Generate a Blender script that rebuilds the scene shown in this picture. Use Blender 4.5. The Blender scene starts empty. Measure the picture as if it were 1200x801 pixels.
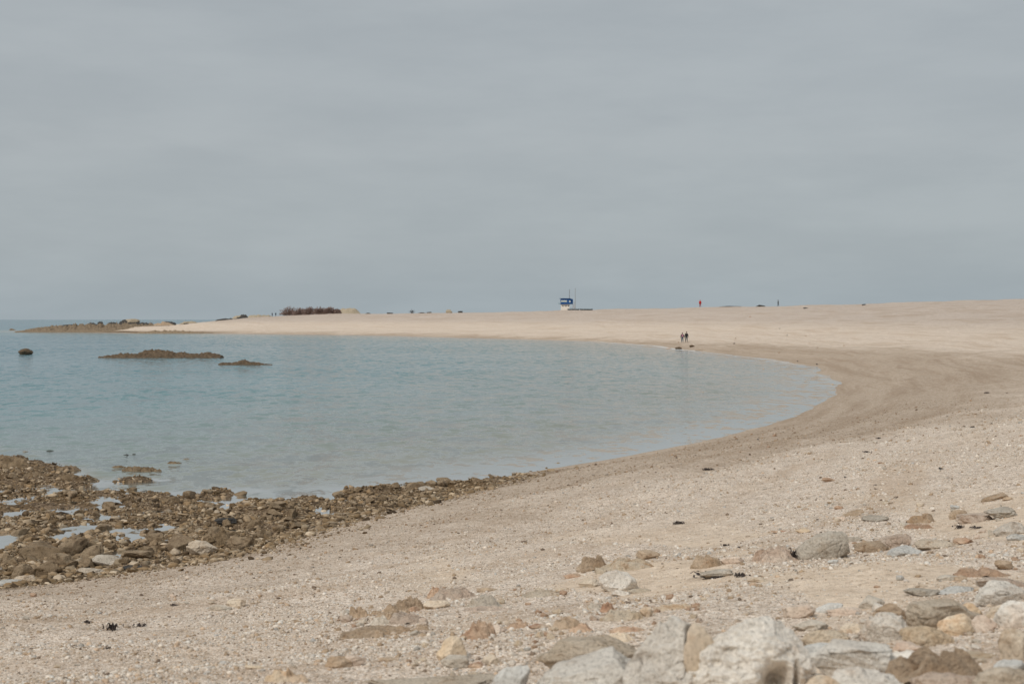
import bpy, bmesh, math, random
import numpy as np
from mathutils import Vector, Matrix, Euler

R = math.radians
random.seed(7)
rng = np.random.default_rng(11)
scene = bpy.context.scene
C = scene.collection

# ------------------------------------------------------------------ camera
F = 50.0 / 36.0 * 1200.0          # focal length in photo pixels
EYE = 4.75                        # eye above mean water
PITCH = math.atan((400.5 - 374.3) / F)
cam_d = bpy.data.cameras.new('camera')
cam = bpy.data.objects.new('camera', cam_d)
C.objects.link(cam)
cam.location = (0, 0, EYE)
cam.rotation_euler = (R(90) - PITCH, 0, 0)
cam_d.lens = 50
cam_d.sensor_width = 36
cam_d.clip_start = 0.1
cam_d.clip_end = 80000
cam_d.dof.use_dof = True
cam_d.dof.focus_distance = 34
cam_d.dof.aperture_fstop = 3.2
scene.camera = cam

# ------------------------------------------------------------------ noise
def _hash(ix, iy, iz, seed):
    n = (ix.astype(np.int64) * 73856093) ^ (iy.astype(np.int64) * 19349663) ^ (iz.astype(np.int64) * 83492791) ^ (seed * 2654435761)
    n = n & 0xffffffff
    n = ((n ^ (n >> 13)) * 1274126177) & 0xffffffff
    n = n ^ (n >> 16)
    return (n & 0xffff) / 65535.0

def vnoise(x, y, z=None, seed=0):
    x = np.asarray(x, float); y = np.asarray(y, float)
    z = np.zeros_like(x) if z is None else np.asarray(z, float)
    ix, iy, iz = np.floor(x), np.floor(y), np.floor(z)
    fx, fy, fz = x - ix, y - iy, z - iz
    fx = fx * fx * (3 - 2 * fx); fy = fy * fy * (3 - 2 * fy); fz = fz * fz * (3 - 2 * fz)
    ix = ix.astype(np.int64); iy = iy.astype(np.int64); iz = iz.astype(np.int64)
    def L(a, b, t): return a + (b - a) * t
    r = []
    for dz in (0, 1):
        c00 = _hash(ix, iy, iz + dz, seed); c10 = _hash(ix + 1, iy, iz + dz, seed)
        c01 = _hash(ix, iy + 1, iz + dz, seed); c11 = _hash(ix + 1, iy + 1, iz + dz, seed)
        r.append(L(L(c00, c10, fx), L(c01, c11, fx), fy))
    return L(r[0], r[1], fz) * 2 - 1

def fbm(x, y, z=None, octv=4, seed=0, gain=0.5):
    a, s, f = 1.0, 0.0, 1.0
    for o in range(octv):
        s = s + a * vnoise(np.asarray(x) * f + o * 17.3, np.asarray(y) * f - o * 9.1, None if z is None else np.asarray(z) * f + o * 5.7, seed + o)
        a *= gain; f *= 2.03
    return s

def smooth(a, b, v):
    t = np.clip((v - a) / (b - a), 0, 1)
    return t * t * (3 - 2 * t)

# ------------------------------------------------------------------ terrain
def w_at(px, py, z=0.0):
    """ground point seen towards a photo direction when the ground is at height z"""
    d = (EYE - z) * F / (py - 374.3)
    return ((px - 600) / F * d, d)

beach_px = [(0, 686), (100, 673), (200, 660), (280, 646), (350, 624), (420, 602), (500, 586), (575, 567)]
near_line = [w_at(x, y, 0.12) for x, y in beach_px]
bay_px = [(640, 555), (700, 546), (800, 527), (880, 508), (940, 490), (971, 470), (980, 455), (976, 441), (954, 430.5), (910, 421.5),
          (860, 416), (815, 410.5), (800, 409.6), (770, 405), (700, 400), (600, 397), (450, 393), (300, 391), (240, 390.5), (150, 390), (20, 388)]
bay_line = [w_at(x, y) for x, y in bay_px]
poly = [(-300, -300), (-120, -40), (-25, 17)] + near_line + bay_line + [
    (-190, 610), (-172, 640), (-130, 640), (-60, 640), (60, 560), (150, 450), (215, 330), (280, 210), (420, 100), (700, -300)]
poly = np.array(poly)
reef_px = [(-220, 505), (0, 526), (40, 534), (95, 548), (140, 562), (190, 570), (300, 578), (380, 570), (480, 564), (560, 560), (640, 556), (575, 570), (500, 590),
           (420, 606), (350, 630), (280, 650), (200, 666), (100, 680), (0, 696), (-300, 720)]
reef_poly = np.array([w_at(x, y, 0.1) for x, y in reef_px])

def sdist(P, x, y):
    """signed distance to polygon P, positive inside"""
    x = np.asarray(x, float); y = np.asarray(y, float)
    best = np.full(x.shape, 1e18); inside = np.zeros(x.shape, bool)
    n = len(P)
    for i in range(n):
        ax, ay = P[i]; bx, by = P[(i + 1) % n]
        dx, dy = bx - ax, by - ay
        t = np.clip(((x - ax) * dx + (y - ay) * dy) / (dx * dx + dy * dy + 1e-12), 0, 1)
        best = np.minimum(best, (x - ax - t * dx) ** 2 + (y - ay - t * dy) ** 2)
        c = ((ay > y) != (by > y))
        with np.errstate(divide='ignore', invalid='ignore'):
            xi = ax + (y - ay) * dx / (dy if dy != 0 else 1e-12)
        inside ^= c & (x < xi)
    return np.where(inside, 1, -1) * np.sqrt(best)

CREST_PX = [-200, 0, 60, 140, 200, 240, 290, 330, 400, 480, 560, 660, 780, 900, 1000, 1100, 1200, 1500]
CREST_Z = [1.0, 1.2, 1.45, 1.94, 2.43, 3.75, 5.37, 6.06, 6.98, 6.86, 7.17, 7.51, 7.9, 7.97, 8.1, 8.28, 8.01, 8.0]
CREST_W = [12, 12, 14, 16, 20, 26, 40, 52, 58, 58, 58, 58, 58, 58, 58, 58, 58, 58]
#CALIB

def shore(x, y):
    x = np.asarray(x, float); y = np.asarray(y, float)
    s = sdist(poly, x, y)
    wob = fbm(x / 9.0, y / 9.0, octv=3, seed=3) * 0.55 * smooth(60, 110, y) + fbm(x / 2.2, y / 2.2, octv=2, seed=5) * 0.12
    return s + wob

def height(x, y, full=False):
    x = np.asarray(x, float); y = np.asarray(y, float)
    s = shore(x, y)
    d = np.hypot(x, y)
    az = 600 + F * np.where(y > 1, x / np.maximum(y, 1), np.sign(x) * 2)
    az = np.clip(az, -200, 1500)
    cz = np.interp(az, CREST_PX, CREST_Z)
    cw = np.interp(az, CREST_PX, CREST_W)
    t = s / cw
    G = np.interp(t, [0, .05, .1, .17, .30, .42, .60, .82, 1.0, 1.15, 1.5], [0, .035, .075, .125, .20, .29, .46, .84, 1.0, 1.0, .95])
    farz = cz * G
    nearz = np.interp(s, [0, 4, 8, 12, 16, 20.5, 30, 60, 200], [0.08, .62, 1.1, 1.62, 2.2, 2.85, 3.5, 4.4, 5.0])
    k = smooth(45, 95, y)
    land = nearz * (1 - k) + farz * k
    sea = np.where(s > -14, s * 0.06, -0.84 + (s + 14) * 0.035)
    sea = np.maximum(sea, -7)
    z = np.where(s > 0, land, np.minimum(sea + 0.08 * (1 - k) * np.exp(s / 1.0), 0.08))
    r = sdist(reef_poly, x, y)
    rm = smooth(-1.5, 1.2, r + fbm(x / 2.0, y / 2.0, octv=3, seed=9) * 1.6)
    reefz = -0.008 + 0.035 * fbm(x / 3.6, y / 2.6, octv=2, seed=22) + 0.10 * fbm(x / 1.1, y / 1.0, octv=4, seed=21) + 0.08 * fbm(x / 0.6, y / 0.9, octv=3, seed=25) + 0.10 * np.exp(-((x + 16) ** 2 + (y - 45) ** 2) / 60.0)
    reefz = reefz + 0.08 * smooth(-3.0, -0.3, s)
    z = np.where(s > 0.6, z, np.maximum(z, z * (1 - rm) + reefz * rm))
    # storm-beach undulation
    landm = smooth(0.5, 4, s)
    z = z + landm * (0.05 * fbm(x / 3.1, y / 3.1, octv=3, seed=31) + 0.012 * fbm(x / .5, y / .5, octv=2, seed=33) * smooth(60, 30, d))
    # swash berms that follow the shore
    z = z + landm * smooth(30, 6, s) * 0.05 * np.sin(s * 1.7 + fbm(x / 14, y / 14, octv=2, seed=41) * 2.0)
    z = z + landm * smooth(50, 120, d) * 0.16 * fbm(x / 14.0, y / 14.0, octv=3, seed=37)
    if full:
        return z, s, rm
    return z

def hz(x, y):
    return float(height(np.array([x]), np.array([y]))[0])

_D = np.concatenate([np.arange(4, 60, 0.04), np.arange(60, 800, 0.4)])
def spot(px, py, fallback_z=None):
    """walk along the line of sight to the real ground surface"""
    cx, cy = (px - 600) / F, (400.5 - py) / F
    fy, fz = math.cos(PITCH), -math.sin(PITCH)
    dx = cx; dy = fy - cy * fz * 1.0; dz = fz + cy * fy
    dy = fy + cy * math.sin(PITCH); dz = -math.sin(PITCH) + cy * math.cos(PITCH)
    t = _D
    X = dx / dy * t; Y = t; Z = EYE + dz / dy * t
    H = np.maximum(height(X, Y), -0.02)
    i = np.argmax(Z <= H)
    if not (Z <= H).any():
        # just over the skyline: the crest along this heading
        i = int(np.argmax((H[t > 90] - EYE) / t[t > 90])) + int((t <= 90).sum())
    return X[i], Y[i], H[i]

# ------------------------------------------------------------------ materials
def new_mat(name):
    m = bpy.data.materials.new(name); m.use_nodes = True
    nt = m.node_tree; nt.nodes.clear()
    return m, nt

class NT:
    def __init__(s, nt): s.nt = nt
    def n(s, t, **kw):
        nd = s.nt.nodes.new(t)
        for k, v in kw.items():
            if k.startswith('_'): setattr(nd, k[1:], v)
            else:
                key = k.replace('__', ' ')
                nd.inputs[key].default_value = v
        return nd
    def l(s, a, b): s.nt.links.new(a, b)
    def noise(s, vec, scale, detail=4, rough=.55, w=None):
        nd = s.n('ShaderNodeTexNoise'); nd.inputs['Scale'].default_value = scale
        nd.inputs['Detail'].default_value = detail; nd.inputs['Roughness'].default_value = rough
        s.l(vec, nd.inputs['Vector']); return nd.outputs['Fac']
    def ramp(s, fac, stops, interp='LINEAR'):
        nd = s.n('ShaderNodeValToRGB'); cr = nd.color_ramp; cr.interpolation = interp
        while len(cr.elements) < len(stops): cr.elements.new(0.5)
        for e, (p, c) in zip(cr.elements, stops):
            e.position = p; e.color = (c[0], c[1], c[2], 1) if not isinstance(c, (int, float)) else (c, c, c, 1)
        s.l(fac, nd.inputs['Fac']); return nd.outputs['Color']
    def mix(s, fac, a, b, mode='MIX'):
        nd = s.n('ShaderNodeMix'); nd.data_type = 'RGBA'; nd.blend_type = mode
        for i, v in ((0, fac), (6, a), (7, b)):
            if hasattr(v, 'links'): s.l(v, nd.inputs[i])
            elif i == 0: nd.inputs[i].default_value = v
            else: nd.inputs[i].default_value = (v[0], v[1], v[2], 1)
        return nd.outputs[2]
    def math(s, op, a, b=0.0, clamp=False):
        nd = s.n('ShaderNodeMath'); nd.operation = op; nd.use_clamp = clamp
        for i, v in enumerate((a, b)):
            if hasattr(v, 'links'): s.l(v, nd.inputs[i])
            else: nd.inputs[i].default_value = v
        return nd.outputs[0]
    def mrange(s, v, a, b, c=0.0, d=1.0):
        nd = s.n('ShaderNodeMapRange'); nd.interpolation_type = 'SMOOTHSTEP'
        s.l(v, nd.inputs[0])
        for i, q in enumerate((a, b, c, d)): nd.inputs[i + 1].default_value = q
        return nd.outputs[0]
    def out(s, sh):
        o = s.n('ShaderNodeOutputMaterial'); s.l(sh, o.inputs['Surface'])

def rock_mat(name, c1, c2, stain, stain_amt=.35, dark_amt=.5, rough=.9, speck=14, bump=.05, band=0.0):
    m, nt = new_mat(name); N = NT(nt)
    tc = N.n('ShaderNodeTexCoord'); oi = N.n('ShaderNodeObjectInfo')
    add = N.n('ShaderNodeVectorMath', _operation='ADD')
    sc = N.n('ShaderNodeVectorMath', _operation='SCALE')
    cmb = N.n('ShaderNodeCombineXYZ')
    for i in range(3): N.l(oi.outputs['Random'], cmb.inputs[i])
    N.l(cmb.outputs[0], sc.inputs[0]); sc.inputs['Scale'].default_value = 37
    N.l(tc.outputs['Object'], add.inputs[0]); N.l(sc.outputs[0], add.inputs[1])
    v = add.outputs[0]
    n1 = N.noise(v, 3.5, 5, .6); n2 = N.noise(v, 9, 5, .65); n3 = N.noise(v, 45, 4, .7); n4 = N.noise(v, 2.2, 3, .5)
    col = N.mix(N.mrange(n1, .38, .66), c1, c2)
    if band:
        w = N.n('ShaderNodeTexWave'); w.inputs['Scale'].default_value = 5; w.inputs['Distortion'].default_value = 6
        w.inputs['Detail'].default_value = 4; w.wave_profile = 'SAW'; w.bands_direction = 'Z'; N.l(v, w.inputs['Vector'])
        col = N.mix(N.math('MULTIPLY', w.outputs['Fac'], band), col, [q * .55 for q in c2])
    col = N.mix(N.mrange(N.math('MULTIPLY', n4, n2), .27, .40, 0, stain_amt), col, stain)
    dk = [q * .34 for q in c2]
    col = N.mix(N.mrange(n2, .55, .70, 0, dark_amt), col, dk)
    g = N.ramp(n3, [(.3, (.55, .54, .52)), (.46, (.95, .95, .95)), (.6, (1.06, 1.06, 1.06)), (.75, (1.3, 1.3, 1.3))])
    col = N.mix(1.0, col, g, 'MULTIPLY')
    hsv = N.n('ShaderNodeHueSaturation'); N.l(col, hsv.inputs['Color'])
    N.l(N.mrange(oi.outputs['Random'], 0, 1, .90, 1.08), hsv.inputs['Value'])
    p = N.n('ShaderNodeBsdfPrincipled'); p.inputs['Roughness'].default_value = rough
    p.inputs['Specular IOR Level'].default_value = .25
    N.l(hsv.outputs[0], p.inputs['Base Color'])
    b = N.n('ShaderNodeBump'); b.inputs['Strength'].default_value = 1.0; b.inputs['Distance'].default_value = bump
    h = N.math('ADD', N.math('MULTIPLY', n3, .5), n2)
    N.l(h, b.inputs['Height']); N.l(b.outputs[0], p.inputs['Normal'])
    N.out(p.outputs[0]); return m

def flat_mat(name, c, rough=.7, var=.15, scale=6, metal=0):
    m, nt = new_mat(name); N = NT(nt)
    tc = N.n('ShaderNodeTexCoord')
    n1 = N.noise(tc.outputs['Object'], scale, 4, .6)
    col = N.mix(N.mrange(n1, .3, .7), [q * (1 - var) for q in c], [min(1, q * (1 + var)) for q in c])
    p = N.n('ShaderNodeBsdfPrincipled'); p.inputs['Roughness'].default_value = rough; p.inputs['Metallic'].default_value = metal
    N.l(col, p.inputs['Base Color']); N.out(p.outputs[0]); return m

PAL = {
    'bright': rock_mat('bleached_quartz_stone', (.84, .785, .705), (.72, .66, .585), (.64, .47, .34), .4, .22),
    'white': rock_mat('pale_quartz_stone', (.76, .70, .62), (.62, .56, .485), (.55, .38, .26), .45, .45),
    'beige': rock_mat('beige_stone', (.68, .585, .47), (.56, .46, .35), (.50, .32, .18), .5, .45),
    'ochre': rock_mat('ochre_stone', (.68, .58, .455), (.61, .475, .33), (.55, .32, .16), .6, .4),
    'rust': rock_mat('rust_stone', (.58, .43, .31), (.47, .29, .19), (.33, .15, .09), .6, .6, band=.35),
    'grey': rock_mat('grey_stone', (.60, .54, .46), (.49, .43, .355), (.46, .34, .22), .35, .5),
    'blue': rock_mat('bluish_stone', (.60, .585, .55), (.50, .49, .46), (.50, .41, .31), .25, .35),
    'brown': rock_mat('brown_stone', (.58, .455, .335), (.42, .305, .205), (.42, .25, .13), .5, .6, band=.3),
    'pink': rock_mat('pinkish_stone', (.66, .55, .45), (.56, .435, .345), (.48, .28, .17), .5, .5),
    'reef': rock_mat('weedy_reef_stone', (.30, .22, .14), (.185, .13, .075), (.11, .065, .028), .6, .9, rough=.75),
    'reeftan': rock_mat('tan_reef_stone', (.38, .29, .195), (.27, .195, .125), (.16, .105, .055), .6, .9),
    'wrack': rock_mat('wrack_covered_stone', (.165, .115, .072), (.09, .064, .042), (.26, .20, .13), .4, .8, rough=.8),
    'shelf': rock_mat('shelf_stone', (.33, .255, .175), (.215, .16, .11), (.14, .10, .06), .5, .9),
    'dark': rock_mat('black_lichen_stone', (.085, .08, .074), (.05, .048, .047), (.18, .14, .09), .4, .4),
    'straw': rock_mat('straw_coloured_stone', (.48, .41, .31), (.38, .315, .225), (.28, .22, .15), .4, .4),
}

_small = {}
def small(k, dist=.006):
    if (k, dist) not in _small:
        m = PAL[k].copy(); m.name = PAL[k].name + '_small'
        for nd in m.node_tree.nodes:
            if nd.type == 'BUMP': nd.inputs['Distance'].default_value = dist
        _small[(k, dist)] = m
    return _small[(k, dist)]

# ------------------------------------------------------------------ object helpers
def tag(o, label=None, cat=None, group=None, kind=None):
    if label: o['label'] = label
    if cat: o['category'] = cat
    if group: o['group'] = group
    if kind: o['kind'] = kind
    return o

def mesh_np(name, V, faces, mat=None, smooth_=True):
    me = bpy.data.meshes.new(name)
    V = np.asarray(V, np.float32); faces = np.asarray(faces, np.int32)
    k = faces.shape[1]
    me.vertices.add(len(V)); me.vertices.foreach_set('co', V.ravel())
    me.loops.add(faces.size); me.loops.foreach_set('vertex_index', faces.ravel())
    me.polygons.add(len(faces)); me.polygons.foreach_set('loop_start', np.arange(0, faces.size, k, dtype=np.int32))
    me.polygons.foreach_set('loop_total', np.full(len(faces), k, np.int32))
    if smooth_: me.polygons.foreach_set('use_smooth', np.ones(len(faces), bool))
    me.update(calc_edges=True); me.validate()
    if mat: me.materials.append(mat)
    return me

def link(name, me, parent=None, loc=None):
    o = bpy.data.objects.new(name, me); C.objects.link(o)
    if parent: o.parent = parent
    if loc is not None: o.location = loc
    return o

def empty(name, loc, rz=0):
    o = bpy.data.objects.new(name, None); C.objects.link(o); o.location = loc; o.rotation_euler = (0, 0, rz); return o

_ico = {}
def ico(sub):
    if sub not in _ico:
        bm = bmesh.new(); bmesh.ops.create_icosphere(bm, subdivisions=sub, radius=1)
        bm.verts.ensure_lookup_table()
        _ico[sub] = (np.array([v.co[:] for v in bm.verts]), np.array([[v.index for v in f.verts] for f in bm.faces]))
        bm.free()
    return _ico[sub]

def crag_faces(nr, nc):
    i = (np.arange(nr - 1)[:, None] * nc + np.arange(nc - 1)[None, :]).ravel()
    return np.stack([i, i + 1, i + nc + 1, i + nc], 1)

def rock_shape(seed, kind, sub=4):
    r = np.random.default_rng(seed)
    if kind == 'crag':
        nx, ny = 30 + 14 * sub, 18 + 8 * sub
        U, W_ = np.meshgrid(np.linspace(-.5, .5, nx), np.linspace(-.5, .5, ny))
        o = r.uniform(-40, 40, 3)
        wx = U + .06 * fbm(U * 5 + o[0], W_ * 5, octv=2, seed=3); wy = W_ + .06 * fbm(U * 5, W_ * 5 + o[1], octv=2, seed=5)
        a = r.uniform(-1.0, 1.0); ph = wx * math.cos(a) + wy * math.sin(a) * 1.4
        saw = (ph * r.uniform(1.8, 3.2) + .25 * fbm(wx * 2.5 + o[2], wy * 2.5, octv=2, seed=8)) % 1.0
        b_ = a + r.uniform(1.0, 2.0); ph2 = wx * math.cos(b_) + wy * math.sin(b_)
        saw2 = (ph2 * r.uniform(2.5, 4.5) + .3 * fbm(wx * 4, wy * 4 + o[0], octv=2, seed=9)) % 1.0
        rad = np.sqrt((U / .5) ** 2 + (W_ / .5) ** 2) + .22 * fbm(U * 3.2 + o[1], W_ * 3.2 + o[2], octv=3, seed=6)
        env = smooth(1.0, .35, rad)
        rid = 1 - np.abs(fbm(wx * 3 + o[1], wy * 3 + o[2], octv=2, seed=12))
        hard = np.minimum(saw / .12, 1); hard2 = np.minimum(saw2 / .15, 1)
        Z = env ** .7 * (.30 + .36 * (1 - saw) * hard + .20 * (1 - saw2) * hard2 + .14 * rid + .26 * fbm(U * 1.6 + o[0], W_ * 1.6, octv=1, seed=2)) + .035 * fbm(U * 12, W_ * 14 + o[0], octv=2, seed=4)
        Z = np.where(env > .02, Z, -.1); Z = Z - .06
        Z = Z / Z.max(); Z = np.where(env > .02, np.maximum(Z, -.2), -.34)
        return np.stack([U.ravel() * 1.12, W_.ravel(), Z.ravel()], 1), None if False else crag_faces(ny, nx)
    V0, Fc = ico(sub)
    V = V0.copy()
    off = r.uniform(-50, 50, 3)
    def disp(a, f, ridged=False):
        nonlocal V
        n = fbm(V[:, 0] * f + off[0], V[:, 1] * f + off[1], V[:, 2] * f + off[2], octv=3, seed=int(seed) % 97)
        if ridged: n = 1 - 2 * np.abs(n)
        V = V * (1 + a * n)[:, None]
    def crease(a, f):
        nonlocal V
        n = fbm(V[:, 0] * f + off[1], V[:, 1] * f + off[2], V[:, 2] * f + off[0], octv=2, seed=int(seed) % 53 + 7)
        V = V * (1 - a * np.exp(-(n / .09) ** 2) - a * .45 * np.sign(n))[:, None]
    def cuts(n, lo, hi):
        nonlocal V
        for _ in range(n):
            q = r.normal(size=3); q /= np.linalg.norm(q); dd = r.uniform(lo, hi)
            e = np.maximum(V @ q - dd, 0); V = V - e[:, None] * q * .96
    def frac(n, a, cr, an=(1, 1, 1)):
        nonlocal V
        pts = r.normal(size=(n, 3)); pts /= np.linalg.norm(pts, axis=1)[:, None]; pts *= r.uniform(.5, 1.0, (n, 1))
        U = V0 / np.maximum(np.linalg.norm(V0, axis=1)[:, None], 1e-6) * np.array(an)
        wob = .10 * np.stack([vnoise(V0[:, 0] * 4 + 9 * q, V0[:, 1] * 4, V0[:, 2] * 4, seed=q) for q in range(3)], 1)
        D_ = np.linalg.norm((U + wob)[:, None, :] - (pts * np.array(an))[None], axis=2)
        o_ = np.argsort(D_, 1)[:, :2]; ar = np.arange(len(V))
        gap = D_[ar, o_[:, 1]] - D_[ar, o_[:, 0]]
        off_ = r.uniform(-1, 1, n)
        soft = smooth(0, .05, gap)
        val = off_[o_[:, 0]] * soft + (1 - soft) * (off_[o_[:, 0]] + off_[o_[:, 1]]) / 2
        V = V * (1 + a * val - cr * np.exp(-(gap / .035) ** 2))[:, None]
    if kind == 'round':
        disp(.22, .9); cuts(9, .62, .92); disp(.07, 2.6); crease(.05, 2.0)
    elif kind == 'block':
        disp(.14, .9); cuts(12, .50, .82); crease(.10, 1.6); cuts(6, .6, .85); frac(9, .07, .05); disp(.04, 3.6)
    elif kind == 'slab':
        disp(.2, 1.1); cuts(13, .50, .86); frac(10, .08, .05, (1, 1, 2.2))
        V[:, 2] *= .55
        st = fbm(V[:, 0] * 1.3 + off[0], V[:, 1] * 1.3, V[:, 2] * 9, octv=2, seed=4)
        V[:, :2] *= (1 + .07 * st)[:, None]; disp(.025, 4)
    elif kind == 'wedge':
        cuts(9, .55, .85); V[:, 2] += .55 * V[:, 0] * (V[:, 2] > -.5); cuts(4, .6, .9); frac(8, .06, .05); disp(.045, 3.5)
    elif kind == 'shard':
        V = V * np.array([1.0, .8, .62]); disp(.10, 1.2); cuts(11, .30, .66); frac(7, .05, .04); disp(.03, 4)
    elif kind == 'tower':
        disp(.20, 1.0); cuts(7, .60, .88); frac(6, .05, .03); disp(.05, 2.6, True); disp(.035, 5, True)
    elif kind == 'jag':
        disp(.30, 1.4, True); cuts(12, .5, .85); frac(14, .12, .06); disp(.08, 3.5, True)
    # tilt a little, then fit to a unit box with a third of the depth buried
    e = Euler((r.uniform(-.18, .18), r.uniform(-.18, .18), 0 if kind == 'wedge' else r.uniform(-.3, .3))).to_matrix()
    V = V @ np.array(e).T
    mn, mx = V.min(0), V.max(0)
    V = (V - (mn + mx) / 2) / (mx - mn)
    V[:, 2] = (V[:, 2] + .5)            # 0..1
    V[:, 2] = -.38 + V[:, 2] * 1.38
    # fine relief
    n = fbm(V[:, 0] * 14 + off[0], V[:, 1] * 14 + off[1], V[:, 2] * 14, octv=2, seed=3)
    V = V + (V0 * (n * .012)[:, None])
    return V, Fc

def rock(px, py, w, h, kind, mat, label, depth=.7, seed=None, rz=0.0, cat='rock', name='rock', group=None, flip=False, lean=0.0, pits=()):
    X, Y, Z = spot(px, py)
    sc = Y / F
    W, H = w * sc, h * sc
    D = W * depth
    Yc = Y + D * .42
    Xc = (px - 600) / F * Yc
    Zc = max(hz(Xc, Yc), -.02)
    Zc = min(Zc, Z + D * .1)
    sd = seed if seed is not None else int(px * 13 + py * 7)
    V, Fc = rock_shape(sd, kind, 7 if pits else (6 if w > 56 else (5 if w > 20 else 4)))
    for (qx, qz, rx, rz_, dp_) in pits:
        e_ = np.exp(-(np.abs((V[:, 0] - qx) / rx) ** 2.6 + np.abs((V[:, 2] - qz) / rz_) ** 2.6)) * (V[:, 1] < .05)
        e_ = e_ * (1 + .3 * vnoise(V[:, 0] * 14, V[:, 2] * 14, V[:, 1] * 4))
        V[:, 1] += dp_ * e_
    V[:, 0] += lean * (.6 - V[:, 2])
    if flip: V[:, 0] *= -1; Fc = Fc[:, ::-1]
    V = V * np.array([W * 1.02, D, max(H - D * .10, H * .6)])
    if Zc < .02 and Yc < 120: Zc -= H * (.28 if kind != 'crag' else .04)
    o = link(name, mesh_np(name, V, Fc, PAL[mat] if W > .3 else small(mat), smooth_=(kind not in ('crag', 'jag', 'slab'))), loc=(Xc, Yc, Zc))
    o.rotation_euler = (0, 0, rz)
    tag(o, label, cat, group)
    return o

def sandy(x, y):
    """patches of fine shell sand between the rocks of the upper beach"""
    a_ = 600 + F * x / np.maximum(y, 1)
    reg = smooth(430, 560, a_) * smooth(27, 19, y) * smooth(-60, 80, a_ - 400 - 0 * y)
    return reg * smooth(-.25, .25, fbm(x / 1.6 + 3, y / 3.2, octv=3, seed=91))

def dampness(x, y, z):
    a_ = np.interp(y, [22, 40, 60, 90, 150, 220, 300], [.72, .82, .9, 1.2, 1.3, .9, .45])
    b_ = np.interp(y, [22, 30, 40, 50, 90, 150, 220, 300], [.3, .5, 1.0, 1.35, 1.5, 1.4, .9, .45])
    k_ = smooth(680, 980, 600 + F * x / np.maximum(y, 1))
    wt = a_ * (1 - k_) + b_ * k_
    wn = .22 * fbm(x / 6, y / 6, octv=3, seed=51) + .14 * fbm(x / 1.2, y / 1.2, octv=3, seed=52)
    return np.clip(smooth(-.35, .75, (wt + .25) - (z + wn * 1.5)) * (.82 + .18 * smooth(35, 60, y)), 0, 1)

# ------------------------------------------------------------------ ground sheet
az = np.concatenate([np.arange(-180, -40, 5.0), np.arange(-40, -22, .6), np.arange(-22, 22, .058), np.arange(22, 40, .6), np.arange(40, 180.01, 5.0)])
rad = np.concatenate([[0.3, 1, 2, 3, 4, 5], 6 * np.exp(np.arange(0, math.log(60 / 6), .0062)), 60 * np.exp(np.arange(0, math.log(780 / 60), .0062)), [850, 1000, 1500, 2500, 5000, 10000, 20000, 40000]])
A, RR = np.meshgrid(np.radians(az), rad)
GX, GY = (RR * np.sin(A)).ravel(), (RR * np.cos(A)).ravel()
GZ, GS, GR = height(GX, GY, True)
def grid_faces(nr, nc):
    i = np.arange(nr - 1)[:, None] * nc + np.arange(nc - 1)[None, :]
    i = i.ravel(); return np.stack([i, i + 1, i + nc + 1, i + nc], 1)[:, ::-1]

gm, nt = new_mat('shingle_beach'); N = NT(nt)
tc = N.n('ShaderNodeTexCoord'); P = tc.outputs['Object']
aS = N.n('ShaderNodeAttribute', _attribute_name='shore'); aR = N.n('ShaderNodeAttribute', _attribute_name='reef'); aZ = N.n('ShaderNodeAttribute', _attribute_name='wet')
S = aS.outputs['Fac']
vor = N.n('ShaderNodeTexVoronoi'); vor.inputs['Scale'].default_value = 50; vor.inputs['Randomness'].default_value = 1; N.l(P, vor.inputs['Vector'])
sep = N.n('ShaderNodeSeparateColor'); N.l(vor.outputs['Color'], sep.inputs[0])
peb = N.ramp(sep.outputs[0], [(0, (.26, .19, .13)), (.08, (.42, .335, .255)), (.18, (.58, .50, .42)), (.5, (.67, .60, .525)), (.8, (.74, .685, .62)), (.92, (.80, .76, .71)), (.96, (.34, .33, .31)), (1, (.20, .17, .14))])
vor2 = N.n('ShaderNodeTexVoronoi'); vor2.inputs['Scale'].default_value = 11; N.l(P, vor2.inputs['Vector'])
sep2 = N.n('ShaderNodeSeparateColor'); N.l(vor2.outputs['Color'], sep2.inputs[0])
peb2 = N.ramp(sep2.outputs[1], [(0, (.55, .50, .45)), (.2, (.9, .88, .86)), (.6, (1, 1, 1)), (.9, (1.12, 1.12, 1.12)), (1, (.5, .48, .46))])
dry = N.mix(.5, peb, N.mix(1.0, peb, peb2, 'MULTIPLY'))
nA = N.noise(P, 0.55, 5, .6); nB = N.noise(P, 4.5, 5, .65); nC = N.noise(P, .09, 4, .6)
dry = N.mix(N.mrange(nB, .45, .72, 0, .2), dry, (.50, .415, .325))
dry = N.mix(N.mrange(nA, .45, .70, 0, .35), dry, (.55, .47, .38))
# swash and storm lines that run along the shore
cmb = N.n('ShaderNodeCombineXYZ'); spx = N.n('ShaderNodeSeparateXYZ'); N.l(P, spx.inputs[0])
N.l(N.math('MULTIPLY', S, 0.9), cmb.inputs[0]); N.l(N.math('MULTIPLY', spx.outputs[0], .05), cmb.inputs[1]); N.l(N.math('MULTIPLY', spx.outputs[1], .05), cmb.inputs[2])
sw = N.noise(cmb.outputs[0], 1.0, 6, .65)
swm = N.mrange(sw, .46, .66)
mid = N.mix(0.7, dry, (.45, .355, .265))
c = N.mix(N.math('MULTIPLY', swm, .8), dry, mid)
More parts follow.
